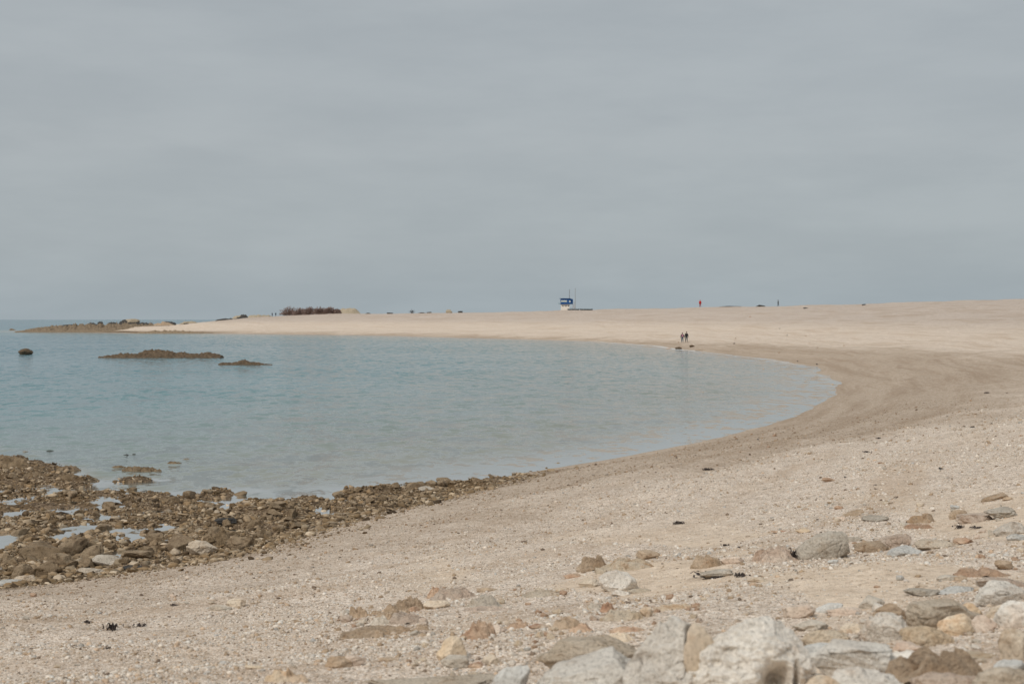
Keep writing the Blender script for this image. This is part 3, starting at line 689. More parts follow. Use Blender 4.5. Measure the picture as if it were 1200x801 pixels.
# ------------------------------------------------------------------ foreground rocks
B = [
 (973, 564, 22, 6, 'slab', 'rust', 'small red-brown slab alone on open shingle, highest of the near stones'),
 (1166, 586, 34, 11, 'wedge', 'brown', 'brown wedge pointing left near the right frame edge'),
 (1182, 586, 13, 5, 'round', 'brown', 'small brown stone touching the wedge at the right'),
 (1010, 603, 34, 8, 'crag', 'brown', 'yellow-brown crumbly slab above a greenish grey stone'),
 (1026, 611, 32, 8, 'round', 'grey', 'flat greenish grey stone below the yellow-brown slab'),
 (988, 610, 18, 6, 'crag', 'pink', 'small broken pinkish stone left of the greenish grey one'),
 (1082, 613, 32, 13, 'crag', 'brown', 'tan rock with two dark hollows'),
 (1074, 620, 36, 8, 'crag', 'rust', 'low rusty rock in front of the hollowed tan one'),
 (1125, 608, 24, 12, 'round', 'brown', 'dark brown rounded rock leaning on a pinkish dome'),
 (1143, 612, 42, 13, 'round', 'pink', 'pinkish low dome right of the dark brown rounded rock'),
 (1176, 607, 44, 15, 'block', 'grey', 'grey-brown boulder between the pinkish dome and the frame edge'),
 (1183, 627, 34, 18, 'round', 'white', 'pale round boulder near the right frame edge'),
 (1193, 633, 28, 9, 'slab', 'blue', 'blue-grey flat stone under the pale round boulder'),
 (1050, 641, 36, 18, 'block', 'pink', 'pinkish rock behind the pale blue-white stone'),
 (1022, 647, 42, 16, 'round', 'brown', 'brown-grey dome left of the pale blue-white stone'),
 (1058, 651, 44, 14, 'wedge', 'blue', 'pale blue-white stone tapering to the left'),
 (1099, 643, 52, 14, 'round', 'beige', 'long tan hump right of the pale blue-white stone'),
 (1131, 637, 24, 9, 'slab', 'rust', 'rusty slab at the right end of the long tan hump'),
 (1002, 634, 24, 6, 'round', 'grey', 'small grey flat stone behind the grey boulder'),
 (964, 655, 62, 36, 'wedge', 'grey', 'large grey peaked boulder, tallest on the open shingle'),
 (909, 659, 56, 22, 'crag', 'pink', 'low pinkish boulder against the left of the grey peaked one'),
 (942, 652, 30, 8, 'slab', 'grey', 'thin grey slab at the base of the grey peaked boulder'),
 (977, 660, 13, 6, 'round', 'blue', 'little teal stone below the grey peaked boulder'),
 (829, 665, 36, 17, 'crag', 'brown', 'tan split rock sloping left above a flat grey one'),
 (858, 660, 30, 10, 'slab', 'pink', 'tan slab on the right of the tan split rock'),
 (840, 677, 40, 13, 'slab', 'grey', 'flat grey rock with dark weed along its base'),
 (889, 682, 28, 8, 'slab', 'beige', 'small tan triangular stone right of the flat grey rock'),
 (914, 624, 22, 3, 'slab', 'rust', 'thin orange-brown flake on the shingle above the pinkish boulder'),
 (942, 624, 18, 6, 'round', 'ochre', 'small ochre stone behind the grey peaked boulder'),
 (697, 668, 38, 20, 'crag', 'brown', 'dark lichened rock rising right, at the top of the middle group'),
 (735, 669, 66, 17, 'crag', 'ochre', 'long yellowish rock with a rusty underside in the middle group'),
 (760, 655, 28, 12, 'round', 'brown', 'tan rock at the upper right of the middle group'),
 (672, 677, 24, 6, 'slab', 'rust', 'thin pink-rust flake left of the white rounded boulder'),
 (690, 688, 26, 11, 'slab', 'beige', 'tan slab touching the white rounded boulder'),
 (725, 693, 47, 28, 'round', 'bright', 'white rounded boulder in the middle group'),
 (728, 698, 22, 8, 'round', 'white', 'small white stone in front of the white rounded boulder'),
 (697, 713, 16, 8, 'block', 'grey', 'small grey-green stone left of the rusty blocks'),
 (714, 717, 18, 13, 'crag', 'rust', 'upright rust-brown rock beside the grey-green stone'),
 (730, 727, 48, 16, 'crag', 'ochre', 'beige and rust block just behind the big white boulders'),
 (758, 723, 16, 13, 'block', 'beige', 'pale block at the right end of the beige and rust block'),
 (640, 699, 50, 10, 'crag', 'beige', 'low beige slab in the sand left of the middle group'),
 (606, 736, 26, 10, 'crag', 'rust', 'crumbly rust rock with a dark gap, left of the striped one'),
 (632, 736, 26, 6, 'slab', 'rust', 'thin rusty sliver right of the crumbly rust rock'),
 (664, 737, 38, 16, 'crag', 'brown', 'striped brown rock above the big pink-stained boulder'),
 (682, 741, 26, 12, 'crag', 'rust', 'rusty layered rock overlapping the striped brown one'),
 (738, 741, 42, 8, 'crag', 'rust', 'thin dark rust slab left of the big white boulders'),
 (726, 753, 34, 12, 'crag', 'ochre', 'crumbling yellow stone under the thin dark rust slab'),
 (690, 790, 124, 46, 'round', 'beige', 'broad tan boulder ridge behind the pink-stained boulder'),
 (683, 822, 140, 66, 'wedge', 'bright', 'big pale boulder with a pinkish stain at the bottom edge'),
 (731, 806, 34, 22, 'block', 'grey', 'dark grey stone wedged left of the tall white block'),
 (722, 787, 50, 20, 'round', 'bright', 'white hump between the pink-stained boulder and the tall white block'),
  (912, 818, 44, 36, 'block', 'grey', 'dark brown rock tucked in front of the biggest whitish boulder'),
 (598, 812, 46, 36, 'wedge', 'blue', 'blue-white pointed stone at the bottom edge left of the big boulders'),
 (576, 779, 24, 13, 'block', 'beige', 'tan block just above the blue-white pointed stone'),
 (558, 783, 20, 7, 'slab', 'rust', 'small rusty slab left of the tan block'),
 (533, 784, 34, 16, 'round', 'grey', 'pale grey stone left of the small rusty slab'),
 (530, 774, 38, 30, 'round', 'ochre', 'pale ochre boulder standing behind the pale grey stone'),
 (508, 812, 170, 22, 'slab', 'beige', 'very wide flat grey-beige rock along the bottom edge'),
 (396, 783, 32, 14, 'slab', 'brown', 'brown slab with a dark underside near the bottom, left one of a pair'),
 (415, 780, 28, 15, 'slab', 'pink', 'pale tilted slab, right one of the brown pair near the bottom'),
 (453, 775, 22, 6, 'slab', 'brown', 'small low brown stone right of the brown pair'),
 (332, 800, 40, 19, 'crag', 'ochre', 'orange crumbly rock at the bottom edge left of centre'),
 (350, 800, 24, 12, 'crag', 'brown', 'dark crumbly end beside the orange crumbly rock'),
 (296, 784, 22, 5, 'slab', 'ochre', 'thin orange flake left of the orange crumbly rock'),
 (258, 715, 26, 8, 'slab', 'grey', 'grey flat stone alone on the left shingle'),
 (276, 712, 24, 12, 'slab', 'beige', 'sandy stone behind the grey flat one on the left shingle'),
 (420, 724, 24, 15, 'crag', 'brown', 'small upright ribbed rock left of the crumbled patch'),
 (478, 716, 40, 20, 'crag', 'brown', 'layered tan rock at the top of the crumbled patch'),
 (478, 731, 44, 16, 'crag', 'pink', 'tan slab at the right of the crumbled patch'),
 (446, 732, 26, 12, 'crag', 'grey', 'grey-green rock in the middle of the crumbled patch'),
 (460, 720, 22, 14, 'crag', 'brown', 'dark jagged rock in the crumbled patch'),
 (534, 702, 54, 19, 'crag', 'pink', 'tan dome with rust ends, top of the centre stones'),
 (512, 700, 22, 14, 'crag', 'rust', 'rusty block at the left end of the tan dome'),
 (512, 713, 32, 11, 'round', 'beige', 'beige dome lying below the rusty block'),
 (568, 712, 40, 18, 'crag', 'grey', 'grey-brown rough rock right of the tan dome'),
 (570, 693, 24, 6, 'slab', 'brown', 'thin brown slab behind the grey-brown rough rock'),
 (572, 716, 50, 7, 'crag', 'pink', 'row of low pinkish stones at the foot of the grey-brown rough rock'),
 (560, 749, 40, 26, 'crag', 'rust', 'sharp rust-brown rock with a ridge running right'),
 (578, 742, 34, 12, 'slab', 'pink', 'pinkish ridge on the right of the sharp rust-brown rock'),
 (795, 714, 50, 9, 'crag', 'ochre', 'flaky orange-tan stones just above the tall white block'),
 (752, 694, 34, 5, 'slab', 'ochre', 'flat ochre flake right of the white rounded boulder'),
 (937, 724, 38, 18, 'round', 'pink', 'pinkish mottled rock right of the biggest whitish boulder'),
 (973, 719, 32, 13, 'wedge', 'blue', 'blue-grey wedge behind a tan flat stone'),
 (992, 721, 42, 12, 'slab', 'pink', 'tan flat stone in front of the blue-grey wedge'),
 (1023, 713, 32, 17, 'block', 'grey', 'grey angular block beside the dark mottled rock'),
 (1048, 731, 48, 26, 'block', 'brown', 'dark mottled rock behind the smooth pale grey boulder'),
 (1040, 752, 64, 36, 'round', 'white', 'smooth pale grey boulder with a pitted corner'),
 (1001, 741, 32, 12, 'slab', 'beige', 'small tan slab left of the smooth pale grey boulder'),
 (951, 739, 42, 14, 'round', 'grey', 'speckled brown-grey stone above the ochre dome'),
 (971, 760, 62, 25, 'round', 'ochre', 'yellowish dome above a blue-grey slab'),
 (956, 772, 56, 20, 'slab', 'blue', 'blue-grey slab under the yellowish dome'),
 (941, 780, 28, 22, 'block', 'grey', 'dark grey stone at the right foot of the biggest whitish boulder'),
 (998, 796, 104, 46, 'slab', 'bright', 'large pale grey slab tilted towards the yellowish dome'),
 (948, 806, 44, 18, 'wedge', 'grey', 'grey-brown wedge at the bottom edge below the large pale slab'),
 (1112, 738, 100, 40, 'slab', 'beige', 'big smooth beige slab behind the orange-stained boulders'),
 (1141, 728, 32, 24, 'block', 'ochre', 'spotted ochre rock at the right end of the big beige slab'),
 (1082, 699, 44, 11, 'slab', 'grey', 'long grey stone lying flat above the big beige slab'),
 (1122, 695, 50, 10, 'slab', 'blue', 'long bluish white slab right of the long grey stone'),
 (1112, 680, 28, 8, 'round', 'grey', 'grey-green pebble-shaped stone left of a brown one'),
 (1127, 681, 16, 8, 'round', 'brown', 'brown round stone against the grey-green one'),
 (1154, 676, 60, 15, 'crag', 'rust', 'red striped slab rising to the right'),
 (1178, 668, 24, 13, 'block', 'brown', 'brown knob at the upper end of the red striped slab'),
 (1178, 690, 62, 16, 'slab', 'pink', 'long pinkish slab behind the grey-white boulder'),
 (1173, 709, 62, 31, 'block', 'bright', 'grey-white boulder with a slanting crack at the right edge'),
 (1089, 757, 62, 27, 'round', 'ochre', 'orange-stained boulder, lower one of two'),
 (1121, 745, 46, 29, 'round', 'ochre', 'orange-stained dome, upper one of two'),
 (1153, 740, 40, 21, 'block', 'pink', 'pinkish block right of the orange-stained dome'),
 (1170, 725, 32, 18, 'block', 'beige', 'beige block above the white angular block'),
 (1192, 736, 46, 32, 'wedge', 'bright', 'white angular block with a black gap beneath, at the right edge'),
 (1068, 764, 46, 14, 'slab', 'pink', 'low pinkish slab under the smooth pale grey boulder'),
 (1072, 786, 66, 22, 'slab', 'bright', 'whitish slab behind the long brown mottled boulder'),
 (1100, 802, 110, 40, 'crag', 'brown', 'long brown mottled boulder with dark hollows near the bottom right'),
 (1138, 774, 70, 8, 'slab', 'ochre', 'thin ochre slab above the long brown mottled boulder'),
 (1192, 776, 40, 40, 'block', 'beige', 'tall beige rock at the right frame edge'),
 (1186, 788, 40, 14, 'round', 'blue', 'blue-grey stone below the tall beige rock'),
 (1008, 824, 112, 40, 'block', 'bright', 'pale rock with pink patches along the bottom edge'),
 (1112, 822, 88, 34, 'round', 'pink', 'pinkish round boulder at the bottom edge below the brown mottled one'),
 (1185, 826, 88, 44, 'round', 'beige', 'beige rounded boulder in the bottom right corner'),
 (962, 826, 60, 32, 'round', 'beige', 'beige stone at the bottom edge right of the whitish boulder'),
 (452, 744, 96, 15, 'crag', 'brown', 'wide crumbled bedrock patch that the small tan stones lie on'),
]
for e in B:
    x, y, w, h, k_, m_, lb = e
    rock(x, y, w, h, k_, m_, lb, depth=.55 if w > 60 else .7, flip=(k_ == 'wedge' and 'sloping left' in lb))

rock(778, 826, 100, 108, 'block', 'bright', 'tall whitish block at the left of the big boulder group', depth=.75, seed=147,
     pits=[(.30, .72, .05, .16, .22), (-.20, .50, .10, .08, .14), (.0, .22, .2, .05, .05)])
rock(823, 824, 50, 98, 'wedge', 'beige', 'tall tan leaning slab between the two whitest boulders', depth=.5, lean=.40, seed=152)
rock(885, 828, 158, 108, 'tower', 'bright', 'biggest whitish boulder with dark pits and a cavity', depth=.6, seed=163,
     pits=[(.13, .28, .09, .18, .45), (.28, .34, .02, .22, .2), (.20, .62, .05, .05, .10), (-.20, .62, .08, .06, .09), (-.12, .50, .05, .07, .09), (-.30, .50, .04, .05, .08)])
# crumbled patch and loose stones: share a label by patch
def patch(n, x0, x1, y0, y1, w0, w1, kinds, mats, label, group, seed):
    rr = random.Random(seed)
    ms = [mesh_np('loose_stone', *rock_shape(seed + 500 + i, kinds[i % len(kinds)], 4), small(mats[i % len(mats)])) for i in range(6)]
    for i in range(n):
        w = rr.uniform(w0, w1)
        small_rock(rr.uniform(x0, x1), rr.uniform(y0, y1), w, w * rr.uniform(.3, .6), rr.choice(ms), label, group, name='loose_stone', rz=rr.uniform(-1.5, 1.5), cat='stone')
patch(34, 405, 498, 712, 750, 7, 18, ['crag', 'block', 'slab'], ['brown', 'pink', 'beige', 'brown', 'grey', 'rust'], 'small crumbled tan stone in the broken patch at lower left of centre', 'stones of the crumbled patch', 1)
patch(24, 585, 660, 690, 760, 4, 13, ['slab', 'jag'], ['rust', 'ochre', 'beige'], 'small rusty flake on the sand left of the middle rock group', 'rusty flakes left of the middle group', 2)
patch(24, 690, 830, 698, 735, 4, 12, ['slab', 'jag'], ['ochre', 'rust', 'pink'], 'small orange flake on the sand just above the big white boulders', 'orange flakes above the white boulders', 3)
patch(34, 960, 1200, 590, 690, 4, 12, ['slab', 'round', 'block'], ['brown', 'beige', 'grey', 'pink', 'rust', 'blue'], 'small loose stone among the scattered rocks at right', 'loose stones at right', 4)
patch(30, 930, 1195, 715, 795, 8, 20, ['round', 'block', 'slab'], ['beige', 'white', 'pink', 'grey', 'ochre', 'white'], 'small pale stone filling gaps between the bottom right boulders', 'gap stones at bottom right', 5)
patch(40, 20, 560, 690, 798, 3, 9, ['slab', 'round'], ['brown', 'beige', 'pink', 'ochre', 'grey', 'rust'], 'small single stone on the pebbles of the lower left beach', 'single stones on the lower left beach', 6)
patch(24, 480, 620, 745, 798, 5, 14, ['slab', 'jag'], ['ochre', 'beige', 'pink'], 'little sandy orange stone near the bottom edge left of the big boulders', 'sandy stones near the bottom edge', 7)
patch(26, 860, 1200, 505, 600, 2.5, 7, ['slab', 'round'], ['brown', 'grey', 'dark', 'rust'], 'tiny dark stone on the open shingle slope above the near rocks', 'tiny stones on the open slope', 8)
patch(22, 780, 1000, 385, 470, 1.4, 3, ['round', 'slab'], ['brown', 'dark', 'rust'], 'tiny dark speck of stone on the far curve of the beach', 'tiny stones on the far curve', 9)
# by the walking couple
rock(795, 409.2, 8, 3.6, 'jag', 'wrack', 'dark pointed rock at the water edge below the couple', depth=.8)
rock(811, 406.6, 6.5, 3, 'shard', 'wrack', 'dark rock on the beach right below the couple', depth=.8)
rock(784, 408.6, 7, 1.6, 'slab', 'rust', 'flat orange-brown rock at the water edge left of the couple', depth=.8)
rock(820, 410.4, 12, 1.5, 'slab', 'brown', 'low brown rock ledge at the water edge right of the couple', depth=.8)
rock(944, 361.5, 6, 1.6, 'jag', 'dark', 'dark stones on the crest right of the lone walker', depth=.8)
rock(1012, 357.6, 5, 1.8, 'jag', 'dark', 'dark stone on the crest far right', depth=.8)
rock(879, 371.5, 2.5, 1.2, 'block', 'rust', 'tiny red-brown stone high on the far slope', depth=.8)

# ------------------------------------------------------------------ seaweed on the beach
wmat = flat_mat('dried_kelp', (.035, .022, .018), .6, .4, 30)
def kelp(px, py, w, h, label, seed):
    X, Y, Z = spot(px, py); sc = Y / F; W, H = w * sc, h * sc
    rr = random.Random(seed); bm = bmesh.new()
    for i in range(int(16 + w)):
        x0, y0 = rr.gauss(0, W * .22), rr.gauss(0, W * .22)
        a = rr.uniform(0, 6.28); l = W * rr.uniform(.18, .4); wd = W * rr.uniform(.02, .05)
        prev = None; z = .003
        for k in range(6):
            t = k / 5
            cx, cy = x0 + math.cos(a) * l * t, y0 + math.sin(a) * l * t; cz = z + H * rr.uniform(.1, .9) * math.sin(math.pi * (t * .8 + .1))
            nx, ny = -math.sin(a) * wd, math.cos(a) * wd
            q = [bm.verts.new((cx - nx, cy - ny, cz)), bm.verts.new((cx + nx, cy + ny, cz + rr.uniform(-.3, .3) * H)), bm.verts.new((cx, cy, cz + wd * .6))]
            if prev:
                for s_ in range(3): bm.faces.new((prev[s_], prev[(s_ + 1) % 3], q[(s_ + 1) % 3], q[s_]))
            else: bm.faces.new(q)
            prev = q; a += rr.uniform(-.5, .5)
        bm.faces.new(prev[::-1])
    me = bpy.data.meshes.new('seaweed'); bm.to_mesh(me); bm.free(); me.materials.append(wmat)
    tag(link('seaweed', me, loc=(X, Y + W * .2, Z)), label, 'seaweed')
for i, (x, y, w, h, lb) in enumerate([
    (131, 738, 16, 8, 'larger black seaweed clump on the lower left pebbles'), (162, 734, 14, 3, 'flat black seaweed strip right of the larger clump'),
    (101, 731, 8, 5, 'small black seaweed tuft left of the larger clump'), (126, 761, 7, 3, 'tiny dark seaweed scrap below the larger clump'),
    (203, 710, 8, 2.4, 'reddish dark seaweed scrap upper right of the larger clump'), (838, 677, 38, 4, 'black weed along the base of the flat grey rock'),
    (868, 676, 15, 5, 'black weed tuft right of the flat grey rock'), (928, 656, 18, 12, 'black weed in the gap between pinkish and grey peaked boulders'),
    (850, 640, 8, 3, 'black weed scrap above the tan split rock'), (866, 642, 5, 2, 'tiny black weed scrap right of another one'),
    (1124, 619, 10, 4, 'black weed tuft on the sand at right'), (1145, 619, 16, 1.6, 'thin dark weed line right of the weed tuft'),
    (830, 551, 12, 3, 'dark weed strip on the middle slope below the bay'), (796, 614, 14, 3, 'dark weed strip lying on the pale shingle in the centre'),
    (1029, 514, 6, 2, 'dark weed scrap on the upper right slope'), (1016, 530, 10, 1.6, 'dark weed line on the right slope'),
    (1157, 461, 6, 2, 'dark weed scrap high at right near the frame edge'), (1140, 501, 5, 2, 'small dark weed scrap on the right slope')]):
    kelp(x, y, w, h, lb, 900 + i)

# ------------------------------------------------------------------ outcrops in the bay and on the spit
def outcrop(px0, px1, pybase, prof, mat, label, name='reef_outcrop', depth=.25, seed=1, rough=.35, zbase=0.0, dist=None, cat='rock outcrop', nx=220, ny=44, hfine=.06):
    """rough rock ridge; prof = heights in photo pixels along its length"""
    d = dist if dist else (EYE - zbase) * F / (pybase - 374.3)
    sc = d / F; W = (px1 - px0) * sc; D = W * depth; Xc = ((px0 + px1) / 2 - 600) * sc
    u = np.linspace(0, 1, nx); v = np.linspace(-1, 1, ny); U, Vv = np.meshgrid(u, v)
    hp = np.interp(U, np.linspace(0, 1, len(prof)), prof) * sc
    env = np.clip(1 - np.abs(Vv) ** 3, 0, 1)
    X = (U - .5) * W; Y = Vv * D / 2
    f = 1.0 if W < 20 else .8; hfine = hfine if W < 20 else .14; X4 = 0
    ns = fbm(X * f, Y * f, octv=4, seed=seed); ns2 = 1 - np.abs(fbm(X * f * 2.3, Y * f * 2.3, octv=3, seed=seed + 9)); hp = hp * (1 + .3 * rough * fbm(X * 1.4, Y * 1.4, octv=3, seed=seed + 4))
    Z = hp * env * (1 + rough * ns + rough * .8 * (ns2 - .6)) + env * hfine * fbm(X * 4.2, Y * 4.2, octv=2, seed=seed + 21) - .12 * (1 - env) - .06
    Z = np.where((U < .004) | (U > .996) | (np.abs(Vv) > .99), -.35, Z)
    me = mesh_np(name, np.stack([X.ravel(), Y.ravel(), Z.ravel()], 1), grid_faces(ny, nx)[:, ::-1], PAL[mat], smooth_=False)
    o = link(name, me, loc=(Xc, d + D * .3, zbase)); tag(o, label, cat); return o
outcrop(113, 259, 419.3, [1.5, 2.6, 3.4, 4.2, 4.8, 5.6, 6.6, 7.4, 8.0, 7.6, 7.8, 7, 6.6, 5.8, 5.2, 5.4, 4.6, 2.6], 'wrack', 'long low brown rocky islet in the bay', seed=3, depth=.2, rough=.38)
outcrop(255, 318, 427.6, [1.6, 2.2, 2.6, 3, 3.4, 5, 5.8, 4.8, 5, 4, 2.4, 1.8, 1], 'wrack', 'smaller brown islet right of the long one', seed=8, depth=.25, rough=.42)
o = rock(29.5, 415.6, 18, 10.5, 'round', 'wrack', 'lone rounded brown boulder standing in the sea at far left', depth=.8, name='rock')
o.location.z = -.2
# the spit: weedy toe, then dark rocks on top
outcrop(18, 205, 389.2, [1.5, 3, 4.5, 5.6, 6, 6.8, 7, 7.4, 7.6, 7.6, 7.4, 7, 6, 5, 3], 'shelf', 'long tan-brown rock shelf along the tip of the far spit', seed=12, depth=.4, rough=.4, cat='rock shelf', nx=260, ny=60)
outcrop(150, 252, 390.6, [0, 1.6, 2.4, 3, 3.2, 3, 2.6, 2, 1, 0], 'shelf', 'thin brown weedy ledge at the waterline of the spit', seed=15, depth=.14, rough=.4, cat='rock ledge', nx=200)
outcrop(10, 19, 386.8, [0, 1.6, 2, 1, 0], 'reef', 'tiny brown rock off the very tip of the spit', seed=16, depth=.5)
outcrop(34, 50, 388.8, [0, 1.2, 2, 1.6, 0], 'reef', 'small brown rock just in front of the spit tip', seed=17, depth=.5)
def spit_rock(px, pyb, w, h, k_, m_, lb, dist=606, z=1.2, dp=.7, sd=None):
    sc = dist / F; zz = EYE - (pyb - 374.3) * sc
    w *= 1.3; k_ = 'crag' if k_ == 'jag' else k_
    V, Fc = rock_shape(sd or int(px * 7 + 3), k_, 4); V = V * np.array([w * sc, w * sc * dp, h * 1.3 * sc])
    V[:, 2] = np.where(V[:, 2] < 0, V[:, 2] * 1.2, V[:, 2])
    o = link('rock', mesh_np('rock', V, Fc, PAL[m_]), loc=((px - 600) * sc, dist, zz)); tag(o, lb, 'rock')
for a in [(152, 382, 22, 6, 'round', 'dark', 'black lower part of the biggest dome rock on the spit'),
          (154, 378, 16, 3.6, 'round', 'straw', 'tan cap of the biggest dome rock on the spit'),
          (131, 381.6, 12, 3.6, 'jag', 'dark', 'black rock left of the biggest dome on the spit'),
          (118, 381.5, 7, 4.2, 'jag', 'dark', 'small pointed black rock on the spit'),
          (108, 381, 9, 2.6, 'jag', 'dark', 'low black rock on the left part of the spit'),
          (170, 382, 18, 3.6, 'jag', 'dark', 'black rock tapering right of the biggest dome'),
          (192, 382, 24, 4.4, 'jag', 'brown', 'brown-black rocks near the sandy end of the spit'),
          (197, 379.5, 12, 2.4, 'jag', 'dark', 'dark crest on the brown-black rocks'),
          (84, 382.3, 14, 1.8, 'slab', 'dark', 'thin dark slab on the left part of the spit'),
          (222, 378.6, 14, 2.0, 'jag', 'straw', 'small tan rock on the sand at the inner spit')]:
    spit_rock(*a)
for a in [(262, 376.6, 14, 2.4, 'slab', 'dark', 'dark flat rock at the left end of the white beach', 560),
          (268, 375.2, 14, 2.2, 'jag', 'dark', 'dark rocks just above the dark flat rock', 580),
          (284, 373.8, 14, 3.0, 'jag', 'dark', 'dark blue-black rock below the straw coloured ones', 590),
          (281, 372.2, 12, 2.2, 'jag', 'straw', 'straw coloured rock above the blue-black one', 610),
          (300, 372.6, 20, 3.4, 'jag', 'straw', 'straw coloured rock hump left of the two far walkers', 610),
          (312, 372, 12, 2.6, 'jag', 'straw', 'pale rock end nearest the two far walkers', 610),
          (286, 372.2, 8, 3.4, 'jag', 'dark', 'small dark knob among the straw coloured rocks', 600)]:
    x, y, w, h, k_, m_, lb, ds = a
    spit_rock(x, y, w, h, k_, m_, lb, dist=ds)

# ------------------------------------------------------------------ things on the crest
def crest(px, back=0.0):
    """highest apparent ground along this heading"""
    t = np.arange(90, 640, 1.0); X = (px - 600) / F * t
    H = height(X, t); i = int(np.argmax((H - EYE) / t)); d = t[i] + back
    x = (px - 600) / F * d
    return x, d, hz(x, d), t[i]

def box(bm, c, s, bev=0.0, rot=None):
    r_ = bmesh.ops.create_cube(bm, size=1.0)
    M = Matrix.Translation(c) @ (rot.to_4x4() if rot else Matrix.Identity(4)) @ Matrix.Diagonal((*s, 1))
    bmesh.ops.transform(bm, matrix=M, verts=r_['verts'])
    if bev:
        es = {e for v in r_['verts'] for e in v.link_edges}
        bmesh.ops.bevel(bm, geom=list(es), offset=bev, segments=2, affect='EDGES')
def tube(bm, a, b_, r1, r2=None, seg=10):
    a = Vector(a); b_ = Vector(b_); d = b_ - a
    q = bmesh.ops.create_cone(bm, cap_ends=True, segments=seg, radius1=r1, radius2=r2 if r2 is not None else r1, depth=d.length)
    M = Matrix.Translation((a + b_) / 2) @ d.to_track_quat('Z', 'Y').to_matrix().to_4x4()
    bmesh.ops.transform(bm, matrix=M, verts=q['verts'])
def part(name, fn, mat, parent):
    bm = bmesh.new(); fn(bm); me = bpy.data.meshes.new(name); bm.to_mesh(me); bm.free(); me.materials.append(mat)
    return link(name, me, parent)

BLUE = flat_mat('blue_paint', (.008, .085, .27), .45, .1)
TEAL = flat_mat('teal_paint', (.02, .14, .18), .5, .1)
PALEW = flat_mat('white_render', (.82, .76, .68), .8, .08)
WHITE = flat_mat('white_paint', (.72, .74, .70), .5, .06)
GLASS = flat_mat('window_glass', (.10, .13, .15), .1, .1)
METAL = flat_mat('grey_metal', (.30, .31, .32), .4, .1, metal=.6)
MASTM = flat_mat('pale_alloy', (.40, .44, .46), .4, .05, metal=.2)
HULL = flat_mat('dark_blue_grey_hull', (.07, .10, .12), .4, .15)
WOOD = flat_mat('orange_wood', (.42, .24, .11), .7, .2)

hx, hy, hz_, _ = crest(663, 2)
sc = hy / F
hut = empty('lifeguard_station', (hx, hy, hz_ - .15)); tag(hut, 'blue lifeguard cabin with pale window band on a white base, on the beach crest', 'lifeguard hut')
w = 11.6 * sc; top = (363.3 - 349.9) * sc + .15; zb = (363.3 - 356.4) * sc + .15
X0 = -.3 * sc
def cab(bm):
    box(bm, (X0, 0, (top + zb) / 2), (w, 3.2, top - zb), .05)
    bmesh.ops.create_cone
cabin = part('cabin', cab, BLUE, hut)
part('roof', lambda bm: box(bm, (X0 - .1, 0, top + .05), (w + .5, 3.7, .12), .02), BLUE, hut)
side = part('side_wing', lambda bm: box(bm, (X0 + w / 2 + .38, .1, (top + zb) / 2 - .02), (.75, 2.6, top - zb - .1), .12), BLUE, hut)
part('porthole', lambda bm: tube(bm, (X0 + w / 2 - .28, -1.66, (top + zb) / 2), (X0 + w / 2 - .28, -1.60, (top + zb) / 2), .26, seg=20), WHITE, cabin)
fr_ = part('window', lambda bm: box(bm, (X0 - .55, -1.62, (top + zb) / 2 + .08), (w * .60, .06, .50), .01), WHITE, cabin)
def mull(bm):
    for i in range(4): box(bm, (X0 - .55 + (-.375 + .25 * i) * w * .60, -1.655, (top + zb) / 2 + .08), (w * .11, .02, .34))
part('pane', mull, flat_mat('pale_window_pane', (.50, .56, .50), .15, .1), fr_)
part('base', lambda bm: box(bm, (X0 - .1, .1, zb / 2 - .1), (w * .86, 2.4, zb + .2), .04), PALEW, hut)
for i, fx in enumerate((-.28, 0.02, .30)):
    part('window', lambda bm, fx=fx: box(bm, (X0 + fx * w, -1.12, zb - .55), (.28, .05, .34), .01), GLASS, hut)
part('balcony', lambda bm: (box(bm, (X0 - w / 2 - .30, -.4, zb + .12), (.6, 1.6, .10)), box(bm, (X0 - w / 2 - .55, -.4, zb + .35), (.06, 1.6, .40))), TEAL, hut)
def stairs(bm):
    for i in range(8): box(bm, (X0 + w / 2 + .95, -1.4 + i * .2, .1 + zb * i / 8), (.5, .25, .06))
    for e in (-.25, .25): tube(bm, (X0 + w / 2 + .95 + e, -1.5, .9), (X0 + w / 2 + .95 + e, .2, zb + .9), .03)
    for e in (-.25, .25): tube(bm, (X0 + w / 2 + .95 + e, -1.5, 0), (X0 + w / 2 + .95 + e, -1.5, .95), .03)
part('stairs', stairs, WOOD, hut)
part('antenna', lambda bm: (tube(bm, (X0 + 4.6 * sc, 0, top), (X0 + 4.6 * sc, 0, top + 11.2 * sc), .10, .07), tube(bm, (X0 + 4.6 * sc - .3, 0, top + 10 * sc), (X0 + 4.6 * sc + .3, 0, top + 10 * sc), .02)), METAL, hut)

